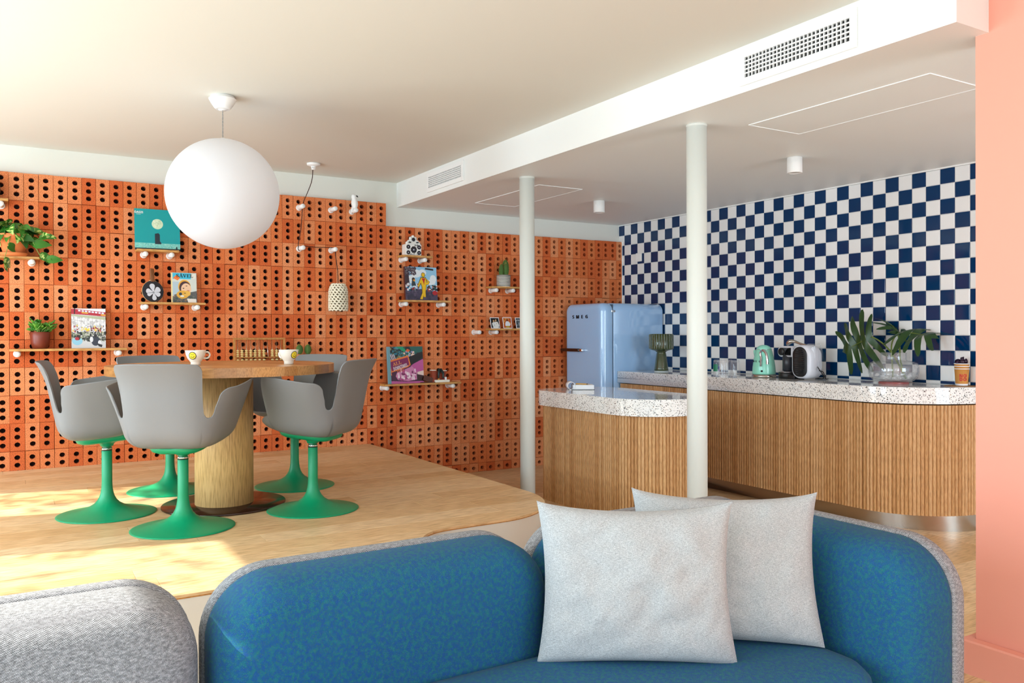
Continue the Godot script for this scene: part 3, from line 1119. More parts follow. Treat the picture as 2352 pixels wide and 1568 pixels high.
func counter_things() -> void:
	var y := TOP
	# green glass vase
	var v := thing("glass_vase", "dark olive green glass goblet vase standing near the fridge", "vase", "", Vector3(-0.325, y, 0.97))
	var st := S()
	lathe(st, [[0.0, 0.006], [0.062, 0.006], [0.066, 0.010], [0.064, 0.03], [0.045, 0.165], [0.040, 0.178], [0.058, 0.192], [0.090, 0.200], [0.106, 0.206], [0.108, 0.212], [0.108, 0.345], [0.105, 0.348], [0.099, 0.345], [0.098, 0.222], [0.090, 0.214], [0.0, 0.206]], 28)
	part("bowl", done(st), M.green_glass, v)
	st = S()
	for i in 28:
		var a := TAU * i / 28
		tube(st, [Vector3(0.108 * cos(a), 0.214, 0.108 * sin(a)), Vector3(0.108 * cos(a), 0.343, 0.108 * sin(a))], 0.005, 6, false)
	stuff(part("fluting", done(st), M.green_glass, v))
	part("base", turned([[0.0, 0.0], [0.064, 0.0], [0.066, 0.003], [0.066, 0.009], [0.0, 0.009]], 28), mat(c8(196, 206, 206), 0.1), v)
	# upturned printed glasses
	var gl := [[-0.315, 1.675, "clear tumbler with a green print, upside down, nearest the pole", 0], [-0.345, 1.765, "clear tumbler with a blue dotted print, upside down, in the middle", 1], [-0.255, 1.815, "clear plain upside-down tumbler nearest the kettle", 2], [-0.235, 1.715, "clear plain upside-down tumbler at the back of the four", 2]]
	for g in gl:
		var t := thing("tumbler", g[2], "glass", "tumblers on the kitchen worktop", Vector3(g[0], y, g[1]))
		part("body", turned([[0.041, 0.0], [0.041, 0.002], [0.036, 0.115], [0.034, 0.124], [0.030, 0.127], [0.0, 0.127]], 28), M.glass, t)
		part("glass_base", turned([[0.0, 0.108], [0.030, 0.108], [0.034, 0.114], [0.034, 0.122], [0.0, 0.124]], 24), M.glass, t)
		part("rim", turned([[0.0395, 0.0], [0.0415, 0.0], [0.0415, 0.0025], [0.0395, 0.0025], [0.0395, 0.0]], 28), mat(c8(230, 232, 234), 0.1), t)
		if g[3] < 2:
			var pr := S()
			if g[3] == 0:
				lathe(pr, [[0.0398, 0.03], [0.0376, 0.09]], 8, Transform3D(), 2.4, 3.6)
			else:
				for a in [3.25, 3.55, 3.85]:
					for q in [0.034, 0.058]:
						lathe(pr, [[0.0400, q], [0.0392, q + 0.018]], 4, Transform3D(), a, a + 0.2)
			part("print", done(pr), mat(c8(10, 120, 84) if g[3] == 0 else c8(24, 44, 150), 0.4), t)
	# kettle
	var k := thing("kettle", "mint green retro kettle with chrome base and handle", "kettle", "", Vector3(-0.300, y, 2.165))
	part("base", turned([[0.0, 0.0], [0.086, 0.0], [0.096, 0.004], [0.094, 0.014], [0.088, 0.026], [0.0, 0.026]], 36), M.steel, k)
	part("body", turned([[0.0, 0.027], [0.090, 0.027], [0.091, 0.036], [0.088, 0.08], [0.080, 0.14], [0.070, 0.185], [0.062, 0.214], [0.059, 0.222], [0.0, 0.222]], 40), M.mint, k)
	var lid := part("lid", turned([[0.0, 0.2225], [0.058, 0.2225], [0.060, 0.226], [0.052, 0.240], [0.036, 0.252], [0.016, 0.258], [0.0, 0.259]], 32), M.mint, k)
	part("lid_ring", turned([[0.0575, 0.2212], [0.0605, 0.2218], [0.0605, 0.2245], [0.0575, 0.225]], 32), M.chrome, lid)
	st = S()
	var hp := spline([Vector3(-0.062, 0.206, 0.026), Vector3(-0.075, 0.217, 0.060), Vector3(-0.085, 0.195, 0.098), Vector3(-0.088, 0.15, 0.112), Vector3(-0.088, 0.108, 0.112)], 6)
	tube(st, hp, 0.0105, 10)
	part("handle", done(st), M.chrome, k)
	st = S()
	tube(st, [Vector3(-0.068, 0.20, 0.022), Vector3(-0.079, 0.16, 0.042), Vector3(-0.087, 0.09, 0.046)], [0.008, 0.009, 0.007], 8)
	part("water_gauge", done(st), M.chrome, k)
	st = S()
	tube(st, [Vector3(0.0, 0.17, -0.066), Vector3(0.0, 0.20, -0.088), Vector3(0.0, 0.214, -0.094)], [0.028, 0.016, 0.012], 10)
	part("spout", done(st), M.mint, k)
	part("switch", turned([[0.0, 0.0], [0.009, 0.0], [0.008, 0.006], [0.0, 0.007]], 12, Transform3D(Basis.from_euler(Vector3(0, 0, PI / 2)), Vector3(-0.076, 0.052, 0.048))), M.black, k)
	var n := 0
	for c in "SMEG":
		var a := 3.97 - 0.385 * n
		var q := Vector3(cos(a), 0, sin(a))
		letters(c, 0.020, 0.0016, M.black, k, Transform3D(Basis(Vector3(q.z, 0, -q.x), Vector3.UP, q), q * 0.0835 + Vector3(0, 0.128, 0)), "Droid Sans", "letter", true)
		n += 1
	# coffee machine, nose towards the kettle (-z)
	var m := thing("coffee_machine", "black and white capsule coffee machine with ridged oval side", "coffee machine", "", Vector3(-0.27, y, 2.47))
	var side := Transform3D(Basis(Vector3(0, 0, 1), Vector3.UP, Vector3(-1, 0, 0)), Vector3.ZERO)
	st = S()
	loft(st, rrect(0.0, 0.008, 0.178, 0.262, [0.07, 0.06, 0.085, 0.075], 10), [[-0.075, 0.022], [-0.068, 0.008], [-0.055, 0.0], [0.055, 0.0], [0.068, 0.006], [0.074, 0.016]], side)
	var body := part("body", done(st), mat(c8(222, 222, 228), 0.25), m)
	st = S()
	loft(st, rrect(0.018, 0.020, 0.152, 0.250, [0.06, 0.055, 0.068, 0.062], 10), [[0.066, 0.0], [0.077, 0.0015], [0.081, 0.008]], side)
	var pn := part("side_panel", done(st), M.black, body)
	var rb := S()
	for i in 13:
		var yy := 0.045 + i * 0.0148
		var inn := 0.016 + 0.02 * pow(absf(yy - 0.135) / 0.1, 3.0)
		tube(rb, [Vector3(-0.081, yy, 0.026 + inn), Vector3(-0.081, yy, 0.144 - inn)], 0.0038, 6)
	stuff(part("ridge", done(rb), mat(c8(26, 26, 28), 0.3), body))
	st = S()
	loft(st, rrect(-0.085, 0.055, 0.02, 0.245, [0.01, 0.01, 0.05, 0.06], 8), [[-0.05, 0.006], [-0.044, 0.0], [0.044, 0.0], [0.05, 0.006]], side)
	part("column", done(st), M.black, m)
	part("cup_bay", turned([[0.0, 0.06], [0.040, 0.06], [0.040, 0.185], [0.0, 0.185]], 24, Transform3D(Basis(), Vector3(-0.02, 0, -0.075))), mat(c8(44, 46, 52), 0.35), m)
	st = S()
	loft(st, rrect(-0.148, 0.168, 0.0, 0.252, [0.038, 0.004, 0.004, 0.042], 8), [[-0.058, 0.012], [-0.05, 0.0], [0.05, 0.0], [0.058, 0.012]], side)
	var hd := part("brew_head", done(st), mat(c8(222, 222, 228), 0.25), m)
	part("lens_ring", turned([[0.0, 0.0], [0.029, 0.0], [0.029, 0.008], [0.024, 0.012], [0.0, 0.010]], 24, Transform3D(Basis.from_euler(Vector3(0, 0, PI / 2)), Vector3(-0.054, 0.209, -0.106))), M.black, hd)
	st = S()
	lathe(st, [[0.0, 0.0], [0.064, 0.0], [0.068, 0.004], [0.068, 0.046], [0.064, 0.05], [0.0, 0.05]], 28, Transform3D(Basis(), Vector3(-0.01, 0, -0.085)))
	bbox(st, Vector3(-0.06, 0.0, -0.08), Vector3(0.06, 0.03, 0.02), 0.004)
	var tray := part("drip_tray", done(st), M.black, m)
	part("tray_rim", turned([[0.058, 0.049], [0.066, 0.049], [0.066, 0.053], [0.058, 0.053], [0.058, 0.049]], 28, Transform3D(Basis(), Vector3(-0.01, 0, -0.085))), M.chrome, tray)
	st = S()
	var lv := spline([Vector3(-0.03, 0.262, -0.075), Vector3(-0.025, 0.287, -0.045), Vector3(-0.02, 0.286, -0.005), Vector3(-0.02, 0.270, 0.05), Vector3(-0.02, 0.262, 0.10)], 6)
	tube(st, lv, [0.010, 0.014, 0.016, 0.017, 0.018, 0.018, 0.018, 0.017, 0.016, 0.015, 0.014, 0.013, 0.012, 0.011, 0.010, 0.010, 0.009, 0.009, 0.009, 0.008, 0.008, 0.008, 0.007, 0.007, 0.006], 10)
	part("lever", done(st), M.steel, m)
	st = S()
	loft(st, rrect(0.10, 0.075, 0.190, 0.272, [0.02, 0.015, 0.02, 0.03], 6), [[-0.055, 0.004], [-0.05, 0.0], [0.03, 0.0], [0.036, 0.004]], side)
	part("water_tank", done(st), M.glass, m)
	st = S()
	tube(st, spline([Vector3(0.02, 0.10, 0.17), Vector3(-0.01, 0.085, 0.205), Vector3(0.02, 0.03, 0.225), Vector3(0.05, 0.008, 0.19), Vector3(0.02, 0.012, 0.17)], 8), 0.004, 6)
	tube(st, spline([Vector3(0.03, 0.07, 0.17), Vector3(0.02, 0.06, 0.22), Vector3(0.03, 0.012, 0.235), Vector3(0.09, 0.006, 0.21)], 8), 0.004, 6)
	part("power_cord", done(st), M.black, m)
	# clear vase with monstera leaves
	var mv := thing("clear_vase", "wide clear glass vase half full of water on the worktop", "vase", "", Vector3(-0.185, y, 3.225))
	part("body", turned([[0.0, 0.012], [0.09, 0.012], [0.13, 0.022], [0.155, 0.044], [0.164, 0.075], [0.164, 0.115], [0.155, 0.143], [0.13, 0.156], [0.085, 0.160], [0.083, 0.168], [0.083, 0.212], [0.085, 0.216], [0.079, 0.217], [0.077, 0.166], [0.12, 0.150], [0.148, 0.138], [0.157, 0.112], [0.157, 0.078], [0.148, 0.050], [0.125, 0.030], [0.09, 0.022], [0.0, 0.022]], 40), M.glass, mv)
	part("base", turned([[0.0, 0.0], [0.098, 0.0], [0.100, 0.003], [0.098, 0.012], [0.0, 0.012]], 32), mat(c8(168, 92, 88), 0.15), mv)
	var wt := mat(Color(0.9, 0.95, 0.95, 0.10), 0.02)
	wt.transparency = BaseMaterial3D.TRANSPARENCY_ALPHA
	part("water", turned([[0.0, 0.024], [0.09, 0.024], [0.124, 0.032], [0.146, 0.052], [0.155, 0.080], [0.0, 0.080]], 32), wt, mv)
	var pb := S()
	rng.seed = 61
	for i in 46:
		var a := rng.randf() * TAU
		var r := 0.13 * sqrt(rng.randf())
		dome(pb, Vector3(r * cos(a), 0.034 + 0.012 * rng.randf() + (0.02 if r > 0.1 else 0.0), r * sin(a)), Vector3(0.014, 0.008, 0.012), 8, 5)
	var gp := mat(Color(1, 1, 1, 0.3), 0.05)
	gp.transparency = BaseMaterial3D.TRANSPARENCY_ALPHA
	stuff(part("glass_pebbles", done(pb), gp, mv))
	monstera()
	# stack of paper cups holding coffee capsules, on a crumpled napkin
	var cupat := Vector3(-0.075, y, 3.645)
	var fx := Vector3(sin(0.35), 0, cos(0.35))
	st = S()
	var np := PackedVector2Array([Vector2(-0.085, -0.07), Vector2(-0.01, -0.10), Vector2(0.04, -0.085), Vector2(0.062, -0.02), Vector2(0.068, 0.07), Vector2(0.0, 0.075), Vector2(-0.06, 0.045), Vector2(-0.10, -0.01)])
	prism(st, np, 0.0, 0.0035, 0.001)
	mono("napkin", done(st), mat(c8(150, 108, 64), 0.9), "brown paper napkin lying under the stacked paper cups", "napkin", "", Vector3(cupat.x, y, cupat.z))
	var labs := ["lowest brown paper cup of the stack, with red lettering", "middle brown paper cup nested in the stack", "top brown paper cup of the stack, filled with capsules"]
	for i in 3:
		var c := thing("paper_cup", labs[i], "cup", "stacked paper cups", cupat + Vector3(0, 0.0036 + 0.0165 * i, 0))
		part("body", turned([[0.0, 0.002], [0.0355, 0.002], [0.0365, 0.008], [0.0445, 0.110], [0.0425, 0.110], [0.034, 0.014], [0.0, 0.014]], 32), M.kraft, c)
		part("rim", turned([[0.0432, 0.108], [0.0466, 0.109], [0.047, 0.1125], [0.0445, 0.114], [0.0428, 0.112], [0.0432, 0.108]], 32), M.paper, c)
		part("foot_band", turned([[0.0, 0.0], [0.036, 0.0], [0.0374, 0.013], [0.0362, 0.013], [0.0, 0.010]], 32), M.paper, c)
		if i == 0:
			var d := Vector3(-0.755, 0, 0.656)
			var b := Basis(Vector3(d.z, 0, -d.x), Vector3(d.x * 0.075, 1, d.z * 0.075), d)
			for q in [["N", -0.0115, 0.066], ["O", 0.0115, 0.066], ["D", -0.0115, 0.042], ["O", 0.0115, 0.042]]:
				letters(q[0], 0.031, 0.0024, M.red, c, Transform3D(b, d * (0.0391 + 0.0012 * (q[2] - 0.04) / 0.02) + b.x * q[1] + Vector3(0, q[2], 0)), "Droid Sans", "letter", true)
	var caps := [Vector3(-0.012, 0.158, -0.018), Vector3(0.012, 0.163, 0.014), Vector3(-0.016, 0.160, 0.012), Vector3(0.018, 0.158, -0.014), Vector3(0.0, 0.178, 0.004)]
	var cl := ["dark purple coffee capsule at the side of the paper cup near the vase", "dark purple coffee capsule in the paper cup near the tiles", "dark purple coffee capsule at the front of the paper cup", "dark purple coffee capsule at the back of the paper cup", "dark purple coffee capsule lying highest in the paper cup"]
	for i in 5:
		var c := thing("coffee_capsule", cl[i], "capsule", "capsules in the paper cup", cupat + caps[i])
		c.rotation = Vector3(0.5 + i, i * 1.3, 0.9 - 0.6 * i)
		part("body", turned([[0.0, -0.012], [0.010, -0.012], [0.014, -0.004], [0.016, 0.008], [0.0, 0.008]], 16), mat(c8(40, 20, 44), 0.3), c)
		part("foil", turned([[0.0, 0.0075], [0.019, 0.0075], [0.0195, 0.009], [0.0, 0.0105]], 16), mat(c8(58, 34, 66), 0.25, 0.5), c)
	# rolled note pad with pencil on the island
	var nb := thing("notepad", "white pad with a curled-over cover lying on the island", "notepad", "", Vector3(-1.655, ISLE, 1.43))
	nb.rotation.y = -0.5
	part("pages", box(Vector3(0.0, 0.002, -0.09), Vector3(0.165, 0.038, 0.06), 0.003), M.paper, nb)
	part("back_cover", box(Vector3(-0.005, 0.0, -0.092), Vector3(0.168, 0.002, 0.062)), M.dark, nb)
	st = S()
	var rows := []
	for s in [-0.09, 0.06]:
		var r := PackedVector3Array()
		for i in 25:
			var a := -PI / 2 - TAU * i / 25.0
			r.append(Vector3(-0.014 + 0.031 * cos(a), 0.0315 + 0.031 * sin(a), s))
		rows.append(r)
	grid(st, rows)
	var r2 := []
	for row in rows:
		var r := PackedVector3Array()
		for e in row:
			r.append(Vector3(-0.014 + (e.x + 0.014) * 0.88, 0.0315 + (e.y - 0.0315) * 0.88, e.z))
		r2.append(r)
	grid(st, r2, true)
	grid(st, [rows[1], r2[1]])
	grid(st, [r2[0], rows[0]])
	part("curled_cover", done(st), M.paper, nb)
	var pc := thing("pencil", "yellow pencil lying on the white note pad", "pencil", "", Vector3(-1.600, ISLE + 0.0405, 1.452))
	pc.rotation.y = -0.62
	st = S()
	tube(st, [Vector3(-0.03, 0.004, 0), Vector3(0.055, 0.001, 0)], 0.0042, 6)
	part("shaft", done(st), mat(c8(232, 170, 50), 0.4), pc)
	st = S()
	tube(st, [Vector3(0.055, 0.001, 0), Vector3(0.062, 0.001, 0)], 0.0044, 8)
	part("band", done(st), M.black, pc)
	st = S()
	tube(st, [Vector3(0.062, 0.001, 0), Vector3(0.078, 0.0, 0)], [0.004, 0.0008], 6)
	part("tip", done(st), mat(c8(214, 176, 130), 0.6), pc)

func split_leaf(side: Vector3, along: Vector3, nrm: Vector3, L: float, Wd: float, sd: int, droop := 0.25) -> ArrayMesh:
	# heart-shaped leaf cut into lobes; base at the origin, midrib along +along
	rng.seed = sd
	var st := S()
	var bend := func(u: float, t: float) -> Vector3:
		var dz := -droop * L * t * t - 0.30 * u * u / Wd + 0.012 * sin(t * 9.0 + u * 20.0)
		return along * (t * L) + side * u + nrm * dz
	for s in [-1.0, 1.0]:
		var nl := 5
		for i in nl:
			var t0 := -0.02 + 0.92 * i / nl
			var t1 := -0.02 + 0.92 * (i + 1) / nl
			var tm := (t0 + t1) / 2
			var reach: float = Wd * (0.62 + 0.55 * sin(PI * clampf(tm * 0.8 + 0.22, 0, 1))) * rng.randf_range(0.9, 1.06)
			if i == 0:
				reach *= 0.82
			var sweep := lerpf(-0.30, 0.42, clampf(tm * 1.1, 0, 1))
			var rows := []
			for v in 9:
				var f := v / 8.0
				var w := 1.0
				if f > 0.5:
					w = lerpf(1.0, 0.90, clampf((f - 0.5) / 0.13, 0, 1))
					w *= sqrt(maxf(0.0, 1.0 - pow((f - 0.5) / 0.515, 3.4)))
				var row := PackedVector3Array()
				for u in 5:
					var q := (u / 4.0 - 0.5) * w + 0.5
					row.append(bend.call(s * reach * f, lerpf(t0, t1, q) + sweep * f * (0.6 + 0.4 * f)))
				rows.append(row)
			grid(st, rows, s > 0.0)
	# tip
	var tip := []
	for v in 5:
		var f := v / 4.0
		var row := PackedVector3Array()
		for u in 3:
			row.append(bend.call((u - 1.0) * 0.055 * (1.0 - f) * (1.0 - f * 0.4), 0.88 + 0.22 * f))
		tip.append(row)
	grid(st, tip)
	return done(st)

func monstera() -> void:
	var root := Vector3(-0.185, TOP, 3.225)
	var cam_n := Vector3(-0.83, 0.10, 0.55).normalized()
	var lab := ["large split monstera leaf leaning towards the coffee machine", "split monstera leaf leaning towards the paper cups", "dark monstera leaf seen edge-on between the other two"]
	# base of blade, tip direction, normal, length, half width
	var A := Vector3(-0.25, 1.262, 3.10)
	var B := Vector3(-0.20, 1.290, 3.275)
	var Cc := Vector3(-0.10, 1.285, 3.20)
	var hz := Vector3(0.05, 0, 1.0).normalized()
	var defs := [
		[A, (hz * -0.93 + Vector3(-0.08, -0.40, 0)).normalized(), (cam_n + Vector3(0, 0.15, 0)).normalized(), 0.25, 0.135, 3],
		[B, (hz * 0.98 + Vector3(0.02, 0.03, 0)).normalized(), (cam_n * 0.45 + Vector3(0, 0.9, 0)).normalized(), 0.245, 0.115, 8],
		[Cc, (hz * -0.35 + Vector3(0.25, 0.3, 0)).normalized(), Vector3(0.3, 0.75, 0.25).normalized(), 0.15, 0.085, 13]]
	var ends := [Vector3(0.055, 0.03, 0.05), Vector3(-0.01, 0.03, 0.0), Vector3(0.02, 0.035, 0.08)]
	for i in 3:
		var d: Array = defs[i]
		var al: Vector3 = d[1]
		var nr: Vector3 = (d[2] - al * al.dot(d[2])).normalized()
		var sd := al.cross(nr).normalized()
		var o := thing("monstera_leaf", lab[i], "leaf", "monstera leaves in the clear vase", root)
		part("blade", split_leaf(sd, al, nr, d[3], d[4] * 1.45, d[5], 0.16), M.dark_leaf, o, d[0] - root)
		var st := S()
		var b: Vector3 = d[0] - root
		tube(st, bezier(ends[i], Vector3(ends[i].x * 0.3, 0.2, ends[i].z * 0.2), b - al * 0.09 - Vector3(0, 0.06, 0), b, 14), 0.0055, 8)
		tube(st, [b, b + al * 0.1 + nr * -0.004, b + al * d[3] * 0.9 - nr * d[3] * 0.13], [0.004, 0.003, 0.001], 6)
		part("stalk", done(st), mat(c8(96, 112, 34), 0.45), o)

# ---------------------------------------------------------------- dining set
func smooth01(a: float, b: float, x: float) -> float:
	return smoothstep(a, b, x)

func chair_shell() -> Array:
	# [outside and rim, inside] of a moulded shell: high back, U-shaped notches, arms, open front. Faces -z, origin on the floor.
	var phis := []
	var d := 0.0
	while d < 180.0:
		phis.append(d)
		if d < 33.0: d += 3.0
		elif d < 66.0: d += 0.7
		elif d < 112.0: d += 3.0
		elif d < 126.0: d += 1.0
		else: d += 4.0
	phis.append(180.0)
	var all := []
	for i in range(phis.size() - 1, 0, -1):
		all.append(-phis[i])
	all.append_array(phis)
	var seat := 0.415
	var P := []
	var Ls := 22
	for ph in all:
		var a := deg_to_rad(ph)
		var ap := absf(ph)
		# height of the rim above the shell's bottom
		var back := 0.420 - 0.012 * pow(ap / 40.0, 4.0)
		var arm := 0.292 + 0.012 * smooth01(58, 112, ap)
		var H := back
		if ap > 35.0:
			var e := clampf((ap - 35.0) / 5.5, 0, 1)
			H = back - 0.045 * (1.0 - sqrt(maxf(0, 1.0 - e * e)))
			if ap > 40.5:
				H = lerpf(back - 0.045, 0.205, clampf((ap - 40.5) / 1.7, 0, 1))
			if ap > 42.2:
				e = clampf((ap - 42.2) / 5.0, 0, 1)
				H = 0.205 - 0.050 * sqrt(maxf(0, 1.0 - (1.0 - e) * (1.0 - e)))
			if ap > 48.5:
				e = clampf((ap - 48.5) / 4.5, 0, 1)
				H = 0.155 + 0.045 * (1.0 - sqrt(maxf(0, 1.0 - e * e)))
			if ap > 53.0:
				H = lerpf(0.200, 0.240, clampf((ap - 53.0) / 2.5, 0, 1))
			if ap > 55.5:
				e = clampf((ap - 55.5) / 10.0, 0, 1)
				H = 0.240 + (arm - 0.240) * sqrt(maxf(0, 1.0 - (1.0 - e) * (1.0 - e)))
			if ap > 113.0:
				e = clampf((ap - 113.0) / 10.0, 0, 1)
				H = lerpf(arm, 0.085, 1.0 - sqrt(maxf(0, 1.0 - e * e)))
			if ap > 123.0:
				H = lerpf(0.085, 0.024, smooth01(123, 150, ap))
		# plan radius (superellipse) of the wall where it leaves the seat
		var ca := absf(cos(a))
		var sa := absf(sin(a))
		var R := 1.0 / pow(pow(ca / 0.225, 3.4) + pow(sa / 0.242, 3.4), 1.0 / 3.4)
		if ap > 123.0:
			R += 0.035 * smooth01(123, 150, ap)
		var flare := lerpf(0.13, 0.36, smooth01(38, 75, ap))
		var rc := 0.095
		var flat := R - rc
		var ang := PI / 2 - flare
		var pts := []
		var full := flat + rc * ang
		var yarc := rc * (1.0 - cos(ang))
		var wall := maxf(0.0, (H - yarc) / cos(flare))
		var ltot := full + wall
		if H < yarc:
			ltot = flat + rc * acos(clampf(1.0 - H / rc, -1, 1))
		for j in Ls + 1:
			var s := ltot * pow(float(j) / Ls, 0.85)
			var r := s
			var y := 0.0
			if s > flat:
				var t := (minf(s, full) - flat) / rc
				r = flat + rc * sin(t)
				y = rc * (1.0 - cos(t))
				if s > full:
					r += (s - full) * sin(flare)
					y += (s - full) * cos(flare)
			# the back leans and curls outwards near its top
			if ap < 50.0 and y > 0.28:
				r += 0.18 * (y - 0.28) * (y - 0.28) / 0.13
			y += 0.018 * smooth01(0.0, 0.2, -cos(a) * minf(s, flat)) 
			pts.append(Vector3(r * sin(a), seat + y, r * cos(a)))
		P.append(pts)
	var N := []
	var T := 0.007
	for i in P.size():
		var row := []
		for j in Ls + 1:
			var du: Vector3 = P[mini(i + 1, P.size() - 1)][j] - P[maxi(i - 1, 0)][j]
			var dv: Vector3 = P[i][mini(j + 1, Ls)] - P[i][maxi(j - 1, 0)]
			var n := dv.cross(du)
			if n.length() < 1e-9 or j < 2:
				n = Vector3.UP
			n = n.normalized()
			var c: Vector3 = Vector3(0, seat + 0.25, 0) - P[i][j]
			if n.dot(c) < 0:
				n = -n
			row.append(n)
		N.append(row)
	var outer := S()
	var inner := S()
	var ro := []
	var ri := []
	var rim := []
	for i in P.size():
		var a := PackedVector3Array()
		var b := PackedVector3Array()
		for j in Ls + 1:
			a.append(P[i][j])
			b.append(P[i][j] + N[i][j] * T)
		ro.append(a)
		ri.append(b)
		var tdir: Vector3 = (P[i][Ls] - P[i][Ls - 1]).normalized()
		rim.append(PackedVector3Array([P[i][Ls], P[i][Ls] + N[i][Ls] * T * 0.2 + tdir * 0.0025, P[i][Ls] + N[i][Ls] * T * 0.8 + tdir * 0.0025, P[i][Ls] + N[i][Ls] * T]))
	grid(outer, ro, true)
	grid(inner, ri, false)
	var edge := S()
	grid(edge, rim, true)
	return [done(outer), done(inner), done(edge)]

func dining() -> void:
	var c := Vector3(-4.433, DECK, 1.969)
	# table: butcher-block top on a drum pedestal and dark disc
	var t := thing("round_table", "round butcher-block oak table on a drum pedestal with dark disc base", "table", "", c)
	part("base_disc", turned([[0.0, 0.0], [0.330, 0.0], [0.332, 0.003], [0.332, 0.009], [0.329, 0.012], [0.0, 0.012]], 72), M.bronze, t)
	part("pedestal", turned([[0.0, 0.0122], [0.157, 0.0122], [0.157, 0.738], [0.0, 0.738]], 56), M.pedestal, t)
	var circ := PackedVector2Array()
	for i in 200:
		circ.append(Vector2(cos(TAU * i / 200), sin(TAU * i / 200)) * 0.605)
	rng.seed = 71
	var x := -0.61
	while x < 0.61:
		var w := rng.randf_range(0.058, 0.092)
		var z := -0.7 + rng.randf_range(0.0, 0.4)
		var lo := -0.62
		while lo < 0.62:
			var strip := PackedVector2Array([Vector2(lo, x + 0.0002), Vector2(z - 0.0002, x + 0.0002), Vector2(z - 0.0002, x + w - 0.0002), Vector2(lo, x + w - 0.0002)])
			if z - lo > 0.01:
				for poly in Geometry2D.intersect_polygons(strip, circ):
					var st := S()
					prism(st, poly, 0.740, 0.789, 0.0004)
					var o := part("stave", done(st), M.table[rng.randi() % 5], t)
					o.rotation.y = -0.98
			lo = z
			z += rng.randf_range(0.35, 0.7)
		x += w
	# five swivel chairs
	var sh := chair_shell()
	var first := thing("swivel_chair", "", "chair", "grey and green chairs round the table")
	var o := part("shell", sh[0], M.shell, first)
	o.transform = Transform3D(Basis(Vector3.RIGHT, 0.075), Vector3(0, 0.006, -0.03))
	part("inner_face", sh[1], M.shell, o)
	part("rim", sh[2], M.shell, o)
	var st := S()
	loft(st, rrect(-0.13, -0.165, 0.13, 0.145, [0.085, 0.085, 0.085, 0.085], 8), [[0.384, 0.07], [0.388, 0.03], [0.398, 0.008], [0.412, 0.0], [0.426, 0.0]], Transform3D(Basis(Vector3(1, 0, 0), Vector3(0, 0, 1), Vector3(0, 1, 0)), Vector3.ZERO))
	part("seat_tray", done(st), M.green, first).transform = Transform3D(Basis(Vector3.RIGHT, 0.095), Vector3(0, 0.004, -0.038))
	part("hub", turned([[0.0, 0.362], [0.030, 0.362], [0.034, 0.372], [0.040, 0.380], [0.060, 0.388], [0.085, 0.392], [0.0, 0.395]], 28), M.green, first)
	part("ring", turned([[0.0, 0.344], [0.0265, 0.344], [0.0265, 0.353], [0.0235, 0.354], [0.0235, 0.362], [0.0, 0.362]], 28), M.chrome, first)
	part("ring_seal", turned([[0.0, 0.339], [0.0262, 0.339], [0.0262, 0.344], [0.0, 0.344]], 24), M.black, first)
	part("pedestal", turned([[0.0, 0.0], [0.243, 0.0], [0.245, 0.0015], [0.2445, 0.0035], [0.235, 0.0065], [0.200, 0.0115], [0.155, 0.0205], [0.115, 0.0315], [0.085, 0.044], [0.062, 0.059], [0.047, 0.076], [0.037, 0.095], [0.031, 0.116], [0.0275, 0.14], [0.0259, 0.17], [0.0257, 0.337], [0.024, 0.339], [0.0, 0.339]], 64), M.green, first)
	var spots := [
		[-5.021, 1.891, "grey shell chair on green pedestal at the table's left, seen from its side"],
		[-4.730, 2.444, "grey shell chair on green pedestal with its back to the sofa, nearest of all"],
		[-4.048, 2.359, "grey shell chair on green pedestal nearest the rounded platform corner"],
		[-3.929, 1.613, "grey shell chair on green pedestal behind the table, below the cacti"],
		[-4.625, 1.352, "grey shell chair on green pedestal behind the table, nearest the long shelf"]]
	for i in 5:
		var s: Array = spots[i]
		var n: Node3D = first
		if i > 0:
			n = first.duplicate()
			n.name = "swivel_chair_%03d" % i
			add_child(n)
		n.set_meta("label", s[2])
		n.position = Vector3(s[0], DECK + 0.0005, s[1])
		var dir := Vector2(c.x - s[0], c.z - s[1])
		n.rotation.y = -atan2(dir.x, -dir.y)
	# two smiley cups on the table
	cup(Vector3(-4.600, c.y + 0.7895, 2.060), 0.22, -2.08, "white footed cup with smiling yellow face, handle out, standing below the globe lamp")
	cup(Vector3(-4.140, c.y + 0.7895, 2.225), 2.0, -1.18, "white footed cup with yellow face at its edge, in front of the abacus")

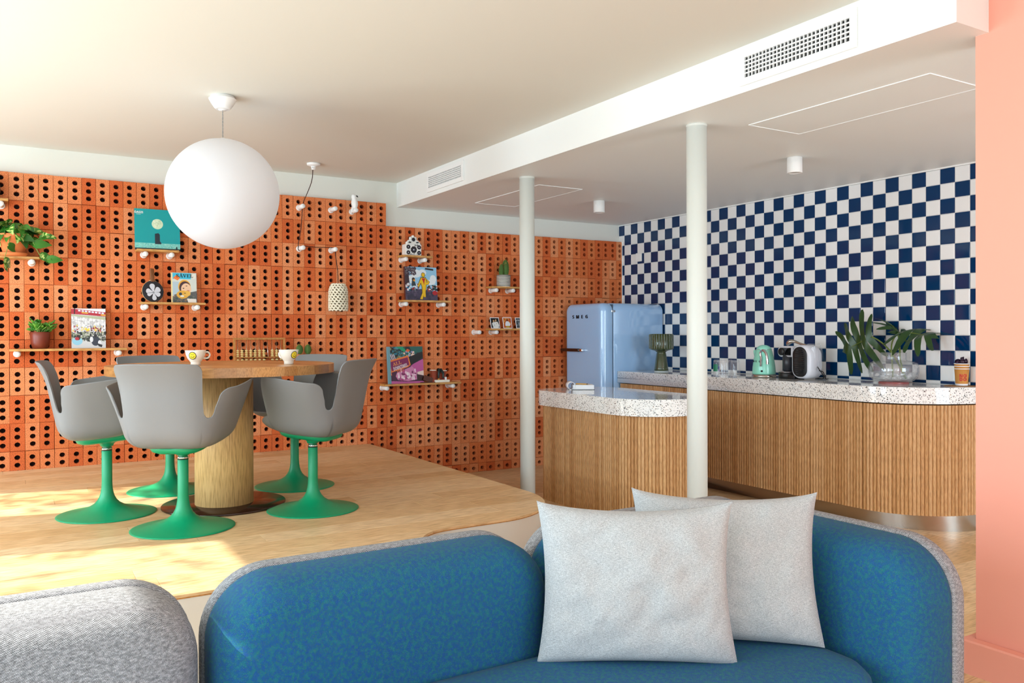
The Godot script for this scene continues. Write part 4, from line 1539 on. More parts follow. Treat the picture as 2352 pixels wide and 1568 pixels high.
func cup(at: Vector3, handle: float, face: float, lab: String) -> void:
	var k := thing("cup", lab, "cup", "smiley cups on the round table", at)
	part("bowl", turned([[0.0, 0.003], [0.023, 0.0], [0.026, 0.0], [0.025, 0.012], [0.027, 0.018], [0.040, 0.034], [0.049, 0.055], [0.0535, 0.078], [0.0540, 0.080], [0.0505, 0.080], [0.046, 0.057], [0.036, 0.036], [0.02, 0.026], [0.0, 0.024]], 40), M.cream, k)
	var d := Vector3(cos(handle), 0, -sin(handle))
	var st := S()
	var pts := spline([d * 0.047 + Vector3(0, 0.068, 0), d * 0.068 + Vector3(0, 0.069, 0), d * 0.079 + Vector3(0, 0.055, 0), d * 0.068 + Vector3(0, 0.037, 0), d * 0.040 + Vector3(0, 0.036, 0)], 6)
	tube(st, pts, 0.0052, 8)
	part("handle", done(st), M.cream, k)
	# the printed face: thin discs that follow the bowl
	var disc := func(r0: float, r1: float, a0: float, a1: float, cx: float, cy: float, sx: float, lift: float) -> ArrayMesh:
		var s := S()
		var rows := []
		for r in [r0, (r0 + r1) / 2, r1]:
			var row := PackedVector3Array()
			for j in 21:
				var a: float = lerpf(a0, a1, j / 20.0)
				var u: float = cx + r * cos(a) * sx
				var v: float = cy + r * sin(a)
				var y: float = 0.052 + v
				var rad: float = 0.0478 + (y - 0.052) * 0.235 + lift
				var th: float = face + u / rad
				row.append(Vector3(rad * cos(th), y, -rad * sin(th)))
			rows.append(row)
		grid(s, rows, true)
		return done(s)
	var f := part("face", disc.call(0.0, 0.0175, 0.0, TAU, 0.0, 0.0, 1.0, 0.0012), M.yellow, k)
	part("face_outline", disc.call(0.0172, 0.0205, 0.0, TAU, 0.0, 0.0, 1.0, 0.0014), M.black, f)
	part("eye", disc.call(0.0, 0.0026, 0.0, TAU, -0.0045, 0.0055, 0.6, 0.002), M.black, f)
	part("eye", disc.call(0.0, 0.0026, 0.0, TAU, 0.0035, 0.0055, 0.6, 0.002), M.black, f)
	part("mouth", disc.call(0.0088, 0.0112, PI * 1.12, PI * 1.88, 0.0, 0.0008, 1.0, 0.002), M.black, f)

# ---------------------------------------------------------------- sofa and cushions
func backrest(w: float, h: float, front: Material, sofa: Node3D, xf: Transform3D, lab := "") -> void:
	# local: x across, y up, z from the back to the front
	var out := rrect(-w / 2, 0, w / 2, h, [0.07, 0.07, 0.165, 0.165], 12)
	var st := S()
	loft(st, out, [[0.064, 0.012], [0.066, 0.004], [0.085, 0.0], [0.13, 0.0], [0.165, 0.003], [0.195, 0.011], [0.218, 0.024], [0.236, 0.042], [0.248, 0.062]], xf, true, false)
	# domed front
	var ring := inset(tidy(out), 0.062)
	var rows := []
	for k in 7:
		var f := k / 6.0
		var row := PackedVector3Array()
		for i in ring.size() + 1:
			var v := ring[i % ring.size()]
			var c := Vector2(clampf(v.x, -w / 2 + 0.24, w / 2 - 0.24), clampf(v.y, 0.18, h - 0.24))
			var q := v.lerp(c, f)
			row.append(xf * Vector3(q.x, q.y, 0.248 + 0.022 * (1.0 - (1.0 - f) * (1.0 - f))))
		rows.append(row)
	var a: Vector3 = rows[0][0]
	grid(st, rows, (rows[1][0] - rows[0][0]).cross(rows[0][1] - rows[0][0]).dot(xf.basis.z) < 0)
	var o := xf * Vector3(0, h / 2, 0)
	var last: PackedVector3Array = rows[6]
	var mid := xf * Vector3(0, h / 2, 0.272)
	for i in last.size() - 1:
		otri(st, mid, last[i], last[i + 1], o)
	var b := part("backrest", done(st), front, sofa)
	st = S()
	loft(st, inset(tidy(out), -0.003), [[0.0, 0.022], [0.004, 0.010], [0.014, 0.003], [0.026, 0.0], [0.052, 0.0], [0.062, 0.004], [0.065, 0.012]], xf)
	part("back_shell", done(st), M.grey_cloth, b, Vector3.ZERO, "grey woven back shell")
	if lab:
		b.set_meta("label", lab)

func pillow_mesh(w: float, h: float, t: float, sd: int) -> ArrayMesh:
	var nz := FastNoiseLite.new()
	nz.seed = sd
	nz.frequency = 3.2
	var st := S()
	var n := 40
	for side in [1.0, -1.0]:
		var rows := []
		for i in n + 1:
			var v := -1.0 + 2.0 * i / n
			var row := PackedVector3Array()
			for j in n + 1:
				var u := -1.0 + 2.0 * j / n
				var px := u * (1.0 - 0.085 * (1.0 - v * v) * absf(u)) * w / 2
				var py := v * (1.0 - (0.13 if v > 0 else 0.05) * pow(1.0 - u * u, 0.8) * absf(v)) * h / 2
				var bulge := pow(maxf(0.0, (1.0 - u * u) * (1.0 - v * v)), 0.42)
				var wr := nz.get_noise_2d(px * 2.0, py * 2.0 + side) * 0.018 * bulge
				var corner := pow(absf(u * v), 6.0)
				row.append(Vector3(px, py, side * (t / 2 * bulge + 0.004 * (1.0 - bulge)) + wr + corner * 0.015 * (1.0 if v > 0 else -1.0)))
			rows.append(row)
		grid(st, rows, side > 0.0)
	return done(st)

func sofas() -> void:
	var s := thing("sofa", "blue corner sofa with rounded backrests and grey woven back shells", "sofa", "", Vector3(-3.9, 0, 5.0))
	var o := -s.position
	var R0 := Basis(Vector3(1, 0, 0), Vector3.UP, Vector3(0, 0, 1))
	backrest(0.945, 0.52, M.blue_cloth, s, Transform3D(R0, o + Vector3(-4.573, 0.18, 4.558)))
	backrest(0.985, 0.52, M.blue_cloth, s, Transform3D(R0, o + Vector3(-3.602, 0.18, 4.558)))
	var R1 := Basis(Vector3(0, 0, -1), Vector3.UP, Vector3(-1, 0, 0)).orthonormalized()
	R1 = Basis(Vector3(0, 0, 1), Vector3.UP, Vector3(-1, 0, 0))
	backrest(0.86, 0.52, M.blue_cloth, s, Transform3D(R1, o + Vector3(-3.128, 0.18, 5.01)))
	var st := S()
	var seat := rrect(-5.04, 4.80, -3.42, 5.42, [0.14, 0.34, 0.14, 0.14], 12)
	loft(st, seat, [[0.16, 0.02], [0.17, 0.005], [0.20, 0.0], [0.33, 0.0], [0.365, 0.008], [0.388, 0.03], [0.399, 0.07], [0.403, 0.12]], Transform3D(Basis(Vector3(1, 0, 0), Vector3(0, 0, 1), Vector3(0, 1, 0)), o))
	part("seat_cushion", done(st), M.blue_cloth, s)
	st = S()
	prism(st, rrect(-5.02, 4.66, -3.26, 5.40, [0.05, 0.2, 0.05, 0.05]), 0.0, 0.16)
	part("plinth", done(st), M.dark, s, o)
	var g := thing("sofa", "grey woven sofa section with rounded backrest, left of the blue sofa", "sofa", "", Vector3(-5.55, 0, 4.9))
	o = -g.position
	backrest(0.93, 0.52, M.grey_cloth, g, Transform3D(R0, o + Vector3(-5.535, 0.18, 4.545)))
	st = S()
	loft(st, rrect(-5.99, 4.80, -5.06, 5.42, [0.05, 0.05, 0.05, 0.05]), [[0.16, 0.02], [0.20, 0.0], [0.33, 0.0], [0.365, 0.008], [0.388, 0.03], [0.403, 0.045]], Transform3D(Basis(Vector3(1, 0, 0), Vector3(0, 0, 1), Vector3(0, 1, 0)), o))
	part("seat_cushion", done(st), M.grey_cloth, g)
	st = S()
	prism(st, rrect(-5.98, 4.62, -5.08, 5.40, [0.05, 0.05, 0.05, 0.05]), 0.0, 0.16)
	part("plinth", done(st), M.dark, g, o)
	# two pale woven cushions leaning in the corner
	var p1 := mono("throw_pillow", pillow_mesh(0.545, 0.435, 0.17, 3), M.pale_cloth, "pale grey woven pillow in front, overlapping the other pillow", "pillow", "pale pillows on the blue sofa")
	put_pillow(p1, Vector3(-4.205, 0.405, 4.905), Vector3(-3.795, 0.405, 5.172), 0.42, 0.20)
	var p2 := mono("throw_pillow", pillow_mesh(0.545, 0.435, 0.17, 8), M.pale_cloth, "pale grey woven pillow tucked behind the front one", "pillow", "pale pillows on the blue sofa")
	put_pillow(p2, Vector3(-3.90, 0.41, 4.885), Vector3(-3.475, 0.41, 5.24), 0.42, 0.30)

func put_pillow(p: Node3D, bl: Vector3, br: Vector3, h: float, lean: float) -> void:
	var u := (br - bl).normalized()
	var n := u.cross(Vector3.UP)
	var v := Vector3.UP * cos(lean) - n * sin(lean) * -1.0
	if n.dot(Vector3(-0.5, 0, 0.85)) < 0:
		n = -n
	v = (Vector3.UP * cos(lean) - n * sin(lean)).normalized()
	p.transform = Transform3D(Basis(u, v, u.cross(v)), (bl + br) / 2 + v * (h / 2))

# ---------------------------------------------------------------- brick-wall pegs, shelves and what stands on them
func hole(k: int, j: int, q: int) -> Vector3:
	return Vector3((k + 0.5 - 59.85) * PW, (12.415 - j - holes_y[q]) * PH, 0.0)

func peg(k: int, j: int, q: int, lab: String) -> void:
	var p := thing("wall_peg", lab, "peg", "white pegs plugged into the bricks", hole(k, j, q))
	var out := Transform3D(Basis(Vector3(1, 0, 0), Vector3(0, 0, 1), Vector3(0, -1, 0)), Vector3.ZERO)
	part("dowel", turned([[0.0, -0.03], [0.0165, -0.03], [0.0165, 0.0], [0.0185, 0.002], [0.0185, 0.119], [0.0172, 0.1215], [0.0, 0.1215]], 24, out), M.white, p)
	part("flange", turned([[0.0186, 0.0015], [0.0235, 0.0015], [0.0245, 0.003], [0.0245, 0.007], [0.0235, 0.0085], [0.0186, 0.0085]], 24, out), M.white, p)

func board(x0: float, x1: float, y: float, lab: String) -> void:
	# y = height of the pegs that carry it
	var b := mono("wall_shelf", box(Vector3((x0 - x1) / 2, 0, 0), Vector3((x1 - x0) / 2, 0.0165, 0.128), 0.0012), M.shelf, lab, "shelf", "", Vector3((x0 + x1) / 2, y + 0.0187, 0.004))

func shelves() -> void:
	peg(-1, 1, 0, "white peg under the topmost shelf at the left edge")
	peg(1, 3, 0, "white peg under the shelf with the terracotta pot")
	peg(-3, 3, 0, "white peg under the far left end of the terracotta pot's shelf")
	peg(9, 2, 2, "white peg under the left part of the teal record cover's shelf")
	peg(11, 2, 2, "white peg under the right part of the teal record cover's shelf")
	peg(9, 4, 2, "white peg under the bat")
	peg(13, 4, 2, "white peg under the right end of the bat and magazine shelf")
	peg(0, 6, 1, "white peg under the left end of the long shelf")
	peg(7, 6, 1, "white peg under the right end of the long shelf")
	peg(32, 2, 1, "white peg under the left end of the ceramic house's shelf")
	peg(34, 2, 1, "white peg under the right end of the ceramic house's shelf")
	peg(32, 4, 1, "white peg under the book with the yellow figure")
	peg(36, 4, 1, "white peg under the right end of the yellow figure book's shelf")
	peg(42, 3, 2, "white peg under the left end of the cactus shelf")
	peg(44, 3, 2, "white peg under the right part of the cactus shelf")
	peg(42, 5, 2, "white peg under the left end of the photo print shelf")
	peg(46, 5, 2, "white peg under the right end of the photo print shelf")
	peg(40, 5, 2, "free white peg just left of the photo print shelf")
	peg(30, 8, 0, "white peg under the left end of the pink record book's shelf")
	peg(37, 8, 0, "white peg under the right end of the pink record book's shelf")
	peg(22, 0, 1, "free white peg that the lamp cord passes first")
	peg(25, 0, 1, "free white peg between the cord peg and the bird")
	peg(27, 0, 1, "white peg that the white bird perches on")
	peg(22, 2, 0, "free white peg where the lamp cord turns sideways")
	peg(25, 2, 0, "free white peg from which the crochet lamp hangs down")
	peg(17, 7, 0, "white peg under the left end of the abacus shelf")
	peg(23, 7, 0, "white peg under the right end of the abacus shelf")
	board(-5.75, -5.470, hole(0, 1, 0).y, "short oak shelf at the top left edge of the brick wall")
	board(-5.86, -5.285, hole(0, 3, 0).y, "oak shelf carrying the terracotta pot of trailing leaves")
	board(-4.660, -4.368, hole(0, 2, 2).y, "short oak shelf carrying the teal record cover")
	board(-4.640, -4.178, hole(0, 4, 2).y, "oak shelf carrying the bat and the magazine")
	board(-5.470, -4.730, hole(0, 6, 1).y, "long oak shelf carrying the brown pot and the photo book")
	board(-2.535, -2.252, hole(0, 2, 1).y, "short oak shelf carrying the black and white ceramic house")
	board(-2.535, -2.068, hole(0, 4, 1).y, "oak shelf carrying the book with the yellow figure")
	board(-1.640, -1.240, hole(0, 3, 2).y, "oak shelf carrying the cactus in a striped pot")
	board(-1.645, -1.145, hole(0, 5, 2).y, "thin oak shelf carrying three small photo prints")
	board(-2.705, -1.968, hole(0, 8, 0).y, "long oak shelf carrying the pink record book")
	board(-3.985, -3.300, hole(0, 7, 0).y, "oak shelf carrying the abacus, behind the round table")

func leaning(nm: String, lab: String, cat: String, x: float, y: float, w: float, h: float, d: float, im: Image, cover: Material, tilt := 0.10, turn := 0.0, z := 0.062, border := 0.0) -> Node3D:
	# a book or print leaning back against the bricks; origin at the lower edge of its front
	var o := thing(nm, lab, cat, "", Vector3(x, y, z))
	o.rotation = Vector3(-tilt, turn, 0)
	part("block", box(Vector3(-w / 2, 0, -d), Vector3(w / 2, h, 0), minf(0.0012, d * 0.3)), cover, o)
	var b := border
	part("front_print", uvquad(Vector3(-w / 2 + b, b, 0.0005), Vector3(-w / 2 + b, h - b, 0.0005), Vector3(w / 2 - b, h - b, 0.0005), Vector3(w / 2 - b, b, 0.0005)), print_mat(im), o)
	return o

func leaf_mesh(L: float, W: float, curl: float, sd: int) -> ArrayMesh:
	# pointed heart-shaped leaf along +x with its stalk end at the origin
	var st := S()
	var rows := []
	rng.seed = sd
	var tw := rng.randf_range(-0.3, 0.3)
	for i in 9:
		var t := i / 8.0
		var hw := W / 2 * pow(sin(PI * pow(t * 0.96 + 0.02, 0.62)), 0.85) * (1.0 - 0.15 * t)
		if i == 8:
			hw = 0.0004
		var r := PackedVector3Array()
		for j in 5:
			var s := (j - 2) / 2.0
			r.append(Vector3(L * t - 0.10 * L * absf(s) * (1 - t) * (1.0 if i < 2 else 0.0), -curl * L * t * t + 0.22 * hw * absf(s) + tw * s * hw * t, s * hw))
		rows.append(r)
	grid(st, rows)
	return done(st)

func shelf_things() -> void:
	rng.seed = 81
	var up := 0.0187 + 0.0165 + 0.0004
	# --- small dark vessel at the top left edge
	var yv: float = hole(0, 1, 0).y + up
	var v := thing("black_jar", "small black jar at the left edge on the topmost shelf", "jar", "", Vector3(-5.575, yv, 0.07))
	part("body", turned([[0.0, 0.0], [0.035, 0.0], [0.052, 0.02], [0.060, 0.06], [0.056, 0.10], [0.042, 0.125], [0.042, 0.135], [0.0, 0.135]], 28), M.black, v)
	part("lid", turned([[0.0, 0.1352], [0.046, 0.1352], [0.046, 0.143], [0.02, 0.152], [0.012, 0.166], [0.0, 0.17]], 24), M.black, v)
	# --- pothos in a terracotta pot
	var yp: float = hole(0, 3, 0).y + up
	var pot := thing("potted_pothos", "trailing pothos with glossy variegated leaves in a terracotta pot", "plant", "", Vector3(-5.440, yp, 0.104))
	pot.scale = Vector3.ONE * 0.86
	var pb := part("pot", turned([[0.0, 0.018], [0.072, 0.018], [0.075, 0.022], [0.104, 0.128], [0.112, 0.130], [0.1145, 0.134], [0.119, 0.170], [0.117, 0.173], [0.108, 0.173], [0.102, 0.150], [0.0, 0.150]], 48), M.terracotta, pot)
	part("saucer", turned([[0.0, 0.0], [0.088, 0.0], [0.094, 0.004], [0.103, 0.024], [0.099, 0.025], [0.090, 0.010], [0.0, 0.0175]], 44), M.terracotta, pot)
	part("soil", turned([[0.0, 0.151], [0.101, 0.151], [0.06, 0.158], [0.0, 0.160]], 28), M.soil, pot)
	var lm := [leaf_mesh(0.105, 0.075, 0.35, 1), leaf_mesh(0.09, 0.062, 0.5, 2), leaf_mesh(0.075, 0.052, 0.3, 3), leaf_mesh(0.12, 0.085, 0.45, 4)]
	var st := S()
	for i in 64:
		var a := rng.randf() * TAU
		var rr := rng.randf_range(0.02, 0.125)
		var tip := Vector3(cos(a) * rr * 1.25, rng.randf_range(0.165, 0.285) - rr * 0.35, sin(a) * rr * 0.62 + 0.012)
		tip.z = maxf(tip.z, -0.045)
		if i % 2 == 0:
			tube(st, bezier(Vector3(cos(a) * 0.04, 0.155, sin(a) * 0.03), Vector3(cos(a) * 0.03, 0.22, sin(a) * 0.03), tip + Vector3(0, 0.03, 0), tip, 6), 0.0022, 5)
		var lf := part("leaf", lm[rng.randi() % 4], M.leaf_variegated if rng.randf() < 0.22 else M.leaf[rng.randi() % 3], pot)
		var yw := -a + rng.randf_range(-0.7, 0.7)
		if tip.z < -0.01 and sin(a) < 0:
			yw = -rng.randf_range(0.1, 3.0)
		lf.transform = Transform3D(Basis.from_euler(Vector3(rng.randf_range(-0.9, 0.5) + 0.5, yw, rng.randf_range(-0.9, 0.1))), tip)
	part("stems", done(st), M.stem, pot)
	# trailing vines with their leaves
	var vines := [
		[[Vector3(0.07, 0.17, 0.06), Vector3(0.115, 0.15, 0.085), Vector3(0.150, 0.07, 0.095), Vector3(0.185, 0.0, 0.098), Vector3(0.215, -0.030, 0.10), Vector3(0.255, -0.018, 0.10), Vector3(0.262, 0.006, 0.095)], [[0.3, 0.6, 0.5], [0.5, 0.2, -0.4], [0.55, 0.6, 0.2], [0.7, 0.1, -1.0], [0.75, 0.5, 0.4], [0.9, 0.2, -0.9]]],
		[[Vector3(-0.02, 0.175, 0.10), Vector3(-0.03, 0.10, 0.125), Vector3(-0.05, 0.02, 0.13), Vector3(-0.065, -0.05, 0.132), Vector3(-0.06, -0.10, 0.135)], [[0.35, -0.3, -1.2], [0.75, -0.2, -1.3], [0.98, -0.3, -1.5]]],
		[[Vector3(0.09, 0.16, 0.03), Vector3(0.16, 0.14, 0.05), Vector3(0.20, 0.17, 0.06), Vector3(0.23, 0.165, 0.07)], [[0.5, 0.1, 0.3], [0.98, 0.0, -0.2], [0.7, -0.5, 0.4]]]]
	for vn in vines:
		var pts := spline(vn[0], 8)
		st = S()
		tube(st, pts, 0.0028, 6)
		part("vine", done(st), M.stem, pot)
		for q in vn[1]:
			var at: Vector3 = pts[int(q[0] * (pts.size() - 1))]
			var lf := part("leaf", lm[rng.randi() % 4], M.leaf_variegated if rng.randf() < 0.6 else M.leaf[rng.randi() % 3], pot)
			lf.transform = Transform3D(Basis.from_euler(Vector3(1.25, q[1] - 0.3, q[2])), at)
	# --- teal record cover (plain stand-in: pale disc, dark block, light band)
	var im := canvas(200, 200, c8(0, 156, 160))
	blob(im, 0.5, 0.36, 0.125, 0.125, c8(206, 222, 190))
	fleck(im, 0.42, 0.28, 0.58, 0.46, 14, [c8(190, 208, 176), c8(222, 230, 204)], 0.012, 0.03)
	paint(im, [0.0, 0.83, 1.0, 0.83, 1.0, 0.96, 0.0, 0.96], c8(126, 206, 196))
	fleck(im, 0.02, 0.84, 0.98, 0.95, 240, [c8(96, 186, 180), c8(160, 222, 208), c8(140, 196, 180)], 0.004, 0.014)
	paint(im, [0.44, 0.60, 0.52, 0.58, 0.55, 0.62, 0.55, 0.78, 0.58, 0.82, 0.58, 0.85, 0.44, 0.85], c8(26, 44, 56))
	paint(im, [0.0, 0.955, 1.0, 0.955, 1.0, 1.0, 0.0, 1.0], c8(18, 44, 52))
	paint(im, [0.90, 0.97, 0.91, 0.90, 0.93, 0.90, 0.94, 0.97], c8(18, 34, 40))
	var al := leaning("record_cover", "square teal record cover with a pale disc, half behind the globe", "record", -4.508, hole(0, 2, 2).y + up, 0.318, 0.312, 0.006, im, mat(c8(0, 120, 124), 0.5), 0.10, 0.0, 0.062)
	letters("OASIS", 0.022, 0.0008, M.white, al, Transform3D(Basis(), Vector3(-0.128, 0.284, 0.001)), "Droid Sans", "lettering", true)
	part("underline", box(Vector3(-0.145, 0.268, 0.0004), Vector3(-0.115, 0.270, 0.0012)), M.white, al)
	# --- table tennis bat
	var yb: float = hole(0, 4, 2).y + up
	var bat := thing("table_tennis_bat", "table tennis bat, black face with white flower shapes, handle up", "bat", "", Vector3(-4.545, yb, 0.085))
	bat.rotation = Vector3(-0.14, 0.16, 0.0)
	var bl := PackedVector2Array()
	for i in 40:
		var a := TAU * i / 40 + PI / 2
		var rx := 0.0785
		bl.append(Vector2(rx * cos(a), 0.082 + 0.082 * sin(a)))
	var xfr := Transform3D(Basis(), Vector3.ZERO)
	st = S()
	loft(st, bl, [[-0.0035, 0.0], [0.0035, 0.0]], xfr)
	part("blade", done(st), M.pedestal, bat)
	st = S()
	loft(st, inset(bl, 0.0015), [[0.0035, 0.0], [0.0062, 0.0], [0.0066, 0.0005]], xfr)
	var rb := part("rubber", done(st), mat(c8(36, 37, 42), 0.8), bat)
	var petal := mat(c8(214, 216, 224), 0.7)
	var hub := Vector2(0.004, 0.073)
	for q in [[100.0, 0.068, 0.019], [35.0, 0.056, 0.021], [165.0, 0.056, 0.019], [-25.0, 0.052, 0.017], [205.0, 0.05, 0.014], [-85.0, 0.06, 0.016]]:
		var dir := Vector2(cos(deg_to_rad(q[0])), sin(deg_to_rad(q[0])))
		var nr := Vector2(-dir.y, dir.x)
		var pp := PackedVector2Array()
		for i in 25:
			var t := i / 24.0
			var wv: float = 0.006 + (q[2] - 0.006) * smoothstep(0.1, 0.75, t)
			if t > 0.72:
				wv *= sqrt(maxf(0.0, 1.0 - pow((t - 0.72) / 0.28, 2.0)))
			pp.append(hub + dir * (q[1] * t) + nr * wv)
		for i in range(23, -1, -1):
			var t := i / 24.0
			var wv: float = 0.006 + (q[2] - 0.006) * smoothstep(0.1, 0.75, t)
			if t > 0.72:
				wv *= sqrt(maxf(0.0, 1.0 - pow((t - 0.72) / 0.28, 2.0)))
			pp.append(hub + dir * (q[1] * t) - nr * wv)
		st = S()
		st.set_smooth_group(-1)
		var ix := Geometry2D.triangulate_polygon(tidy(pp))
		var tp := tidy(pp)
		for i in range(0, ix.size(), 3):
			otri(st, Vector3(tp[ix[i]].x, tp[ix[i]].y, 0.0072), Vector3(tp[ix[i + 1]].x, tp[ix[i + 1]].y, 0.0072), Vector3(tp[ix[i + 2]].x, tp[ix[i + 2]].y, 0.0072), Vector3(0, 0.08, -1))
		part("petal_print", done(st), petal, rb)
	st = S()
	loft(st, rrect(-0.014, 0.155, 0.014, 0.256, [0.004, 0.004, 0.006, 0.006], 4), [[-0.0115, 0.004], [-0.008, 0.0], [0.008, 0.0], [0.0115, 0.004]], xfr)
	part("handle", done(st), mat(c8(124, 74, 36), 0.5), bat)
	st = S()
	loft(st, PackedVector2Array([Vector2(-0.034, 0.152), Vector2(0.034, 0.152), Vector2(0.014, 0.172), Vector2(-0.014, 0.172)]), [[-0.004, 0.0], [0.004, 0.0]], xfr)
	part("throat", done(st), M.pedestal, bat)
	# --- magazine
	im = canvas(160, 200, c8(208, 212, 204))
	paint(im, [0.0, 0.0, 0.05, 0.0, 0.05, 1.0, 0.0, 1.0], c8(236, 214, 150))
	paint(im, [0.07, 0.01, 0.78, 0.01, 0.78, 0.21, 0.07, 0.21], c8(60, 184, 216))
	paint(im, [0.08, 0.18, 0.2, 0.08, 0.36, 0.17, 0.26, 0.26], c8(236, 120, 52))
	paint(im, [0.06, 0.3, 0.3, 0.3, 0.34, 0.75, 0.06, 0.78], c8(176, 196, 206))
	blob(im, 0.90, 0.11, 0.07, 0.085, c8(226, 222, 210))
	paint(im, [0.05, 0.82, 0.3, 0.72, 0.9, 0.62, 1.0, 0.6, 1.0, 1.0, 0.05, 1.0], c8(88, 90, 90))
	fleck(im, 0.06, 0.72, 0.98, 0.98, 120, [c8(70, 74, 74), c8(104, 106, 100), c8(140, 110, 84), c8(60, 80, 70)], 0.01, 0.035)
	blob(im, 0.52, 0.47, 0.245, 0.235, c8(228, 166, 56))
	blob(im, 0.54, 0.50, 0.225, 0.215, c8(66, 44, 52))
	blob(im, 0.585, 0.545, 0.20, 0.195, c8(234, 192, 156))
	blob(im, 0.60, 0.44, 0.035, 0.012, c8(70, 50, 44))
	blob(im, 0.48, 0.52, 0.035, 0.014, c8(70, 50, 44))
	blob(im, 0.66, 0.60, 0.06, 0.02, c8(200, 110, 100))
	blob(im, 0.44, 0.73, 0.235, 0.135, c8(222, 166, 60))
	blob(im, 0.62, 0.69, 0.13, 0.09, c8(230, 180, 80))
	blob(im, 0.36, 0.71, 0.06, 0.05, c8(44, 60, 76))
	blob(im, 0.42, 0.78, 0.08, 0.03, c8(232, 232, 220))
	blob(im, 0.53, 0.68, 0.04, 0.012, c8(60, 40, 30))
	paint(im, [0.60, 0.86, 0.97, 0.87, 0.98, 1.0, 0.66, 1.0], c8(236, 228, 218))
	var mg := leaning("magazine", "old magazine with a blue title band and a smiling face with dog", "magazine", -4.322, yb, 0.185, 0.232, 0.007, im, mat(c8(232, 224, 200), 0.7), 0.12, 0.0, 0.066)
	letters("SÅVEL", 0.037, 0.0008, M.black, mg, Transform3D(Basis(), Vector3(0.0065, 0.2085, 0.001)), "Droid Serif", "lettering", true)
	# --- jade plant in a brown pot, photo book, on the long shelf
	var yl: float = hole(0, 6, 1).y + up
	var jp := thing("potted_jade", "small jade plant with thick round leaves in a brown pot", "plant", "", Vector3(-5.283, yl, 0.07))
	part("pot", turned([[0.0, 0.0], [0.042, 0.0], [0.048, 0.004], [0.058, 0.040], [0.062, 0.075], [0.0625, 0.116], [0.060, 0.118], [0.056, 0.116], [0.055, 0.10], [0.0, 0.10]], 40), M.brown_pot, jp)
	part("soil", turned([[0.0, 0.1005], [0.0545, 0.1005], [0.0, 0.106]], 24), M.soil, jp)
	st = S()
	dome(st, Vector3(0.021, 0, 0), Vector3(0.023, 0.0045, 0.0135), 10, 5)
	var jl := done(st)
	st = S()
	for i in 15:
		var a := TAU * i / 15 + rng.randf() * 0.4
		var r := rng.randf_range(0.015, 0.075)
		var top := Vector3(cos(a) * r, rng.randf_range(0.15, 0.205) - r * 0.28, sin(a) * r * 0.72)
		tube(st, bezier(Vector3(cos(a) * 0.012, 0.102, sin(a) * 0.012), Vector3(cos(a) * 0.02, 0.13, sin(a) * 0.02), top - Vector3(0, 0.02, 0), top, 6), 0.0036, 6)
		for l in 6:
			var lf := part("leaf", jl, M.leaf[1] if rng.randf() < 0.6 else M.leaf[3], jp)
			lf.transform = Transform3D(Basis.from_euler(Vector3(rng.randf_range(-0.5, 0.5), a + l * 1.15, rng.randf_range(0.15, 1.0))), top - Vector3(0, 0.006 * l, 0))
	part("stems", done(st), M.stem, jp)
	im = canvas(200, 250, c8(206, 204, 206))
	fleck(im, 0, 0.2, 1, 0.5, 260, [c8(220, 218, 220), c8(186, 184, 186), c8(232, 230, 230)], 0.01, 0.05)
	paint(im, [0.0, 0.0, 1.0, 0.0, 1.0, 0.09, 0.0, 0.02], c8(226, 228, 232))
	paint(im, [0.0, 0.01, 0.1, 0.01, 1.0, 0.09, 1.0, 0.20, 0.35, 0.155, 0.0, 0.14], c8(176, 36, 54))
	for i in 8:
		var x := 0.2 + i * 0.098
		paint(im, [x, 0.03 + i * 0.0092, x + 0.07, 0.036 + i * 0.0092, x + 0.07, 0.075 + i * 0.0092, x, 0.07 + i * 0.0092], c8(214, 222, 236))
	paint(im, [0.3, 0.09, 0.49, 0.105, 0.49, 0.13, 0.3, 0.115], c8(236, 186, 60))
	paint(im, [0.86, 0.145, 1.0, 0.15, 1.0, 0.18, 0.86, 0.172], c8(236, 186, 60))
	paint(im, [0.08, 0.0, 0.11, 0.0, 0.11, 0.14, 0.08, 0.14], c8(30, 26, 30))
	paint(im, [0.0, 0.15, 1.0, 0.21, 1.0, 0.29, 0.5, 0.24, 0.0, 0.185], c8(178, 182, 150))
	for i in 9:
		paint(im, [0.06 + i * 0.11, 0.2, 0.064 + i * 0.11, 0.2, 0.066 + i * 0.11, 0.48, 0.06 + i * 0.11, 0.48], c8(150, 148, 150))
	fleck(im, 0.05, 0.42, 0.95, 0.6, 120, [c8(70, 70, 76), c8(226, 200, 80), c8(176, 60, 60), c8(120, 140, 160), c8(236, 236, 236)], 0.006, 0.022)
	fleck(im, 0.42, 0.49, 0.86, 0.57, 60, [c8(150, 30, 44), c8(60, 20, 26), c8(236, 210, 70), c8(220, 220, 220)], 0.01, 0.03)
	fleck(im, 0.0, 0.60, 1.0, 0.82, 260, [c8(64, 70, 62), c8(110, 112, 100), c8(180, 178, 166), c8(40, 44, 44), c8(140, 150, 120)], 0.01, 0.04)
	paint(im, [0.0, 0.84, 0.4, 0.82, 1.0, 0.90, 1.0, 1.0, 0.0, 1.0], c8(206, 204, 204))
	blob(im, 0.17, 0.82, 0.15, 0.10, c8(142, 196, 218))
	blob(im, 0.20, 0.73, 0.06, 0.065, c8(52, 30, 30))
	blob(im, 0.16, 0.76, 0.06, 0.04, c8(176, 40, 50))
	blob(im, 0.70, 0.82, 0.125, 0.12, c8(44, 50, 64))
	blob(im, 0.70, 0.685, 0.045, 0.045, c8(34, 32, 36))
	blob(im, 0.58, 0.78, 0.05, 0.07, c8(222, 222, 226))
	blob(im, 0.82, 0.86, 0.05, 0.06, c8(222, 222, 226))
	paint(im, [0.76, 0.88, 0.90, 0.92, 0.88, 0.98, 0.78, 0.95], c8(26, 24, 28))
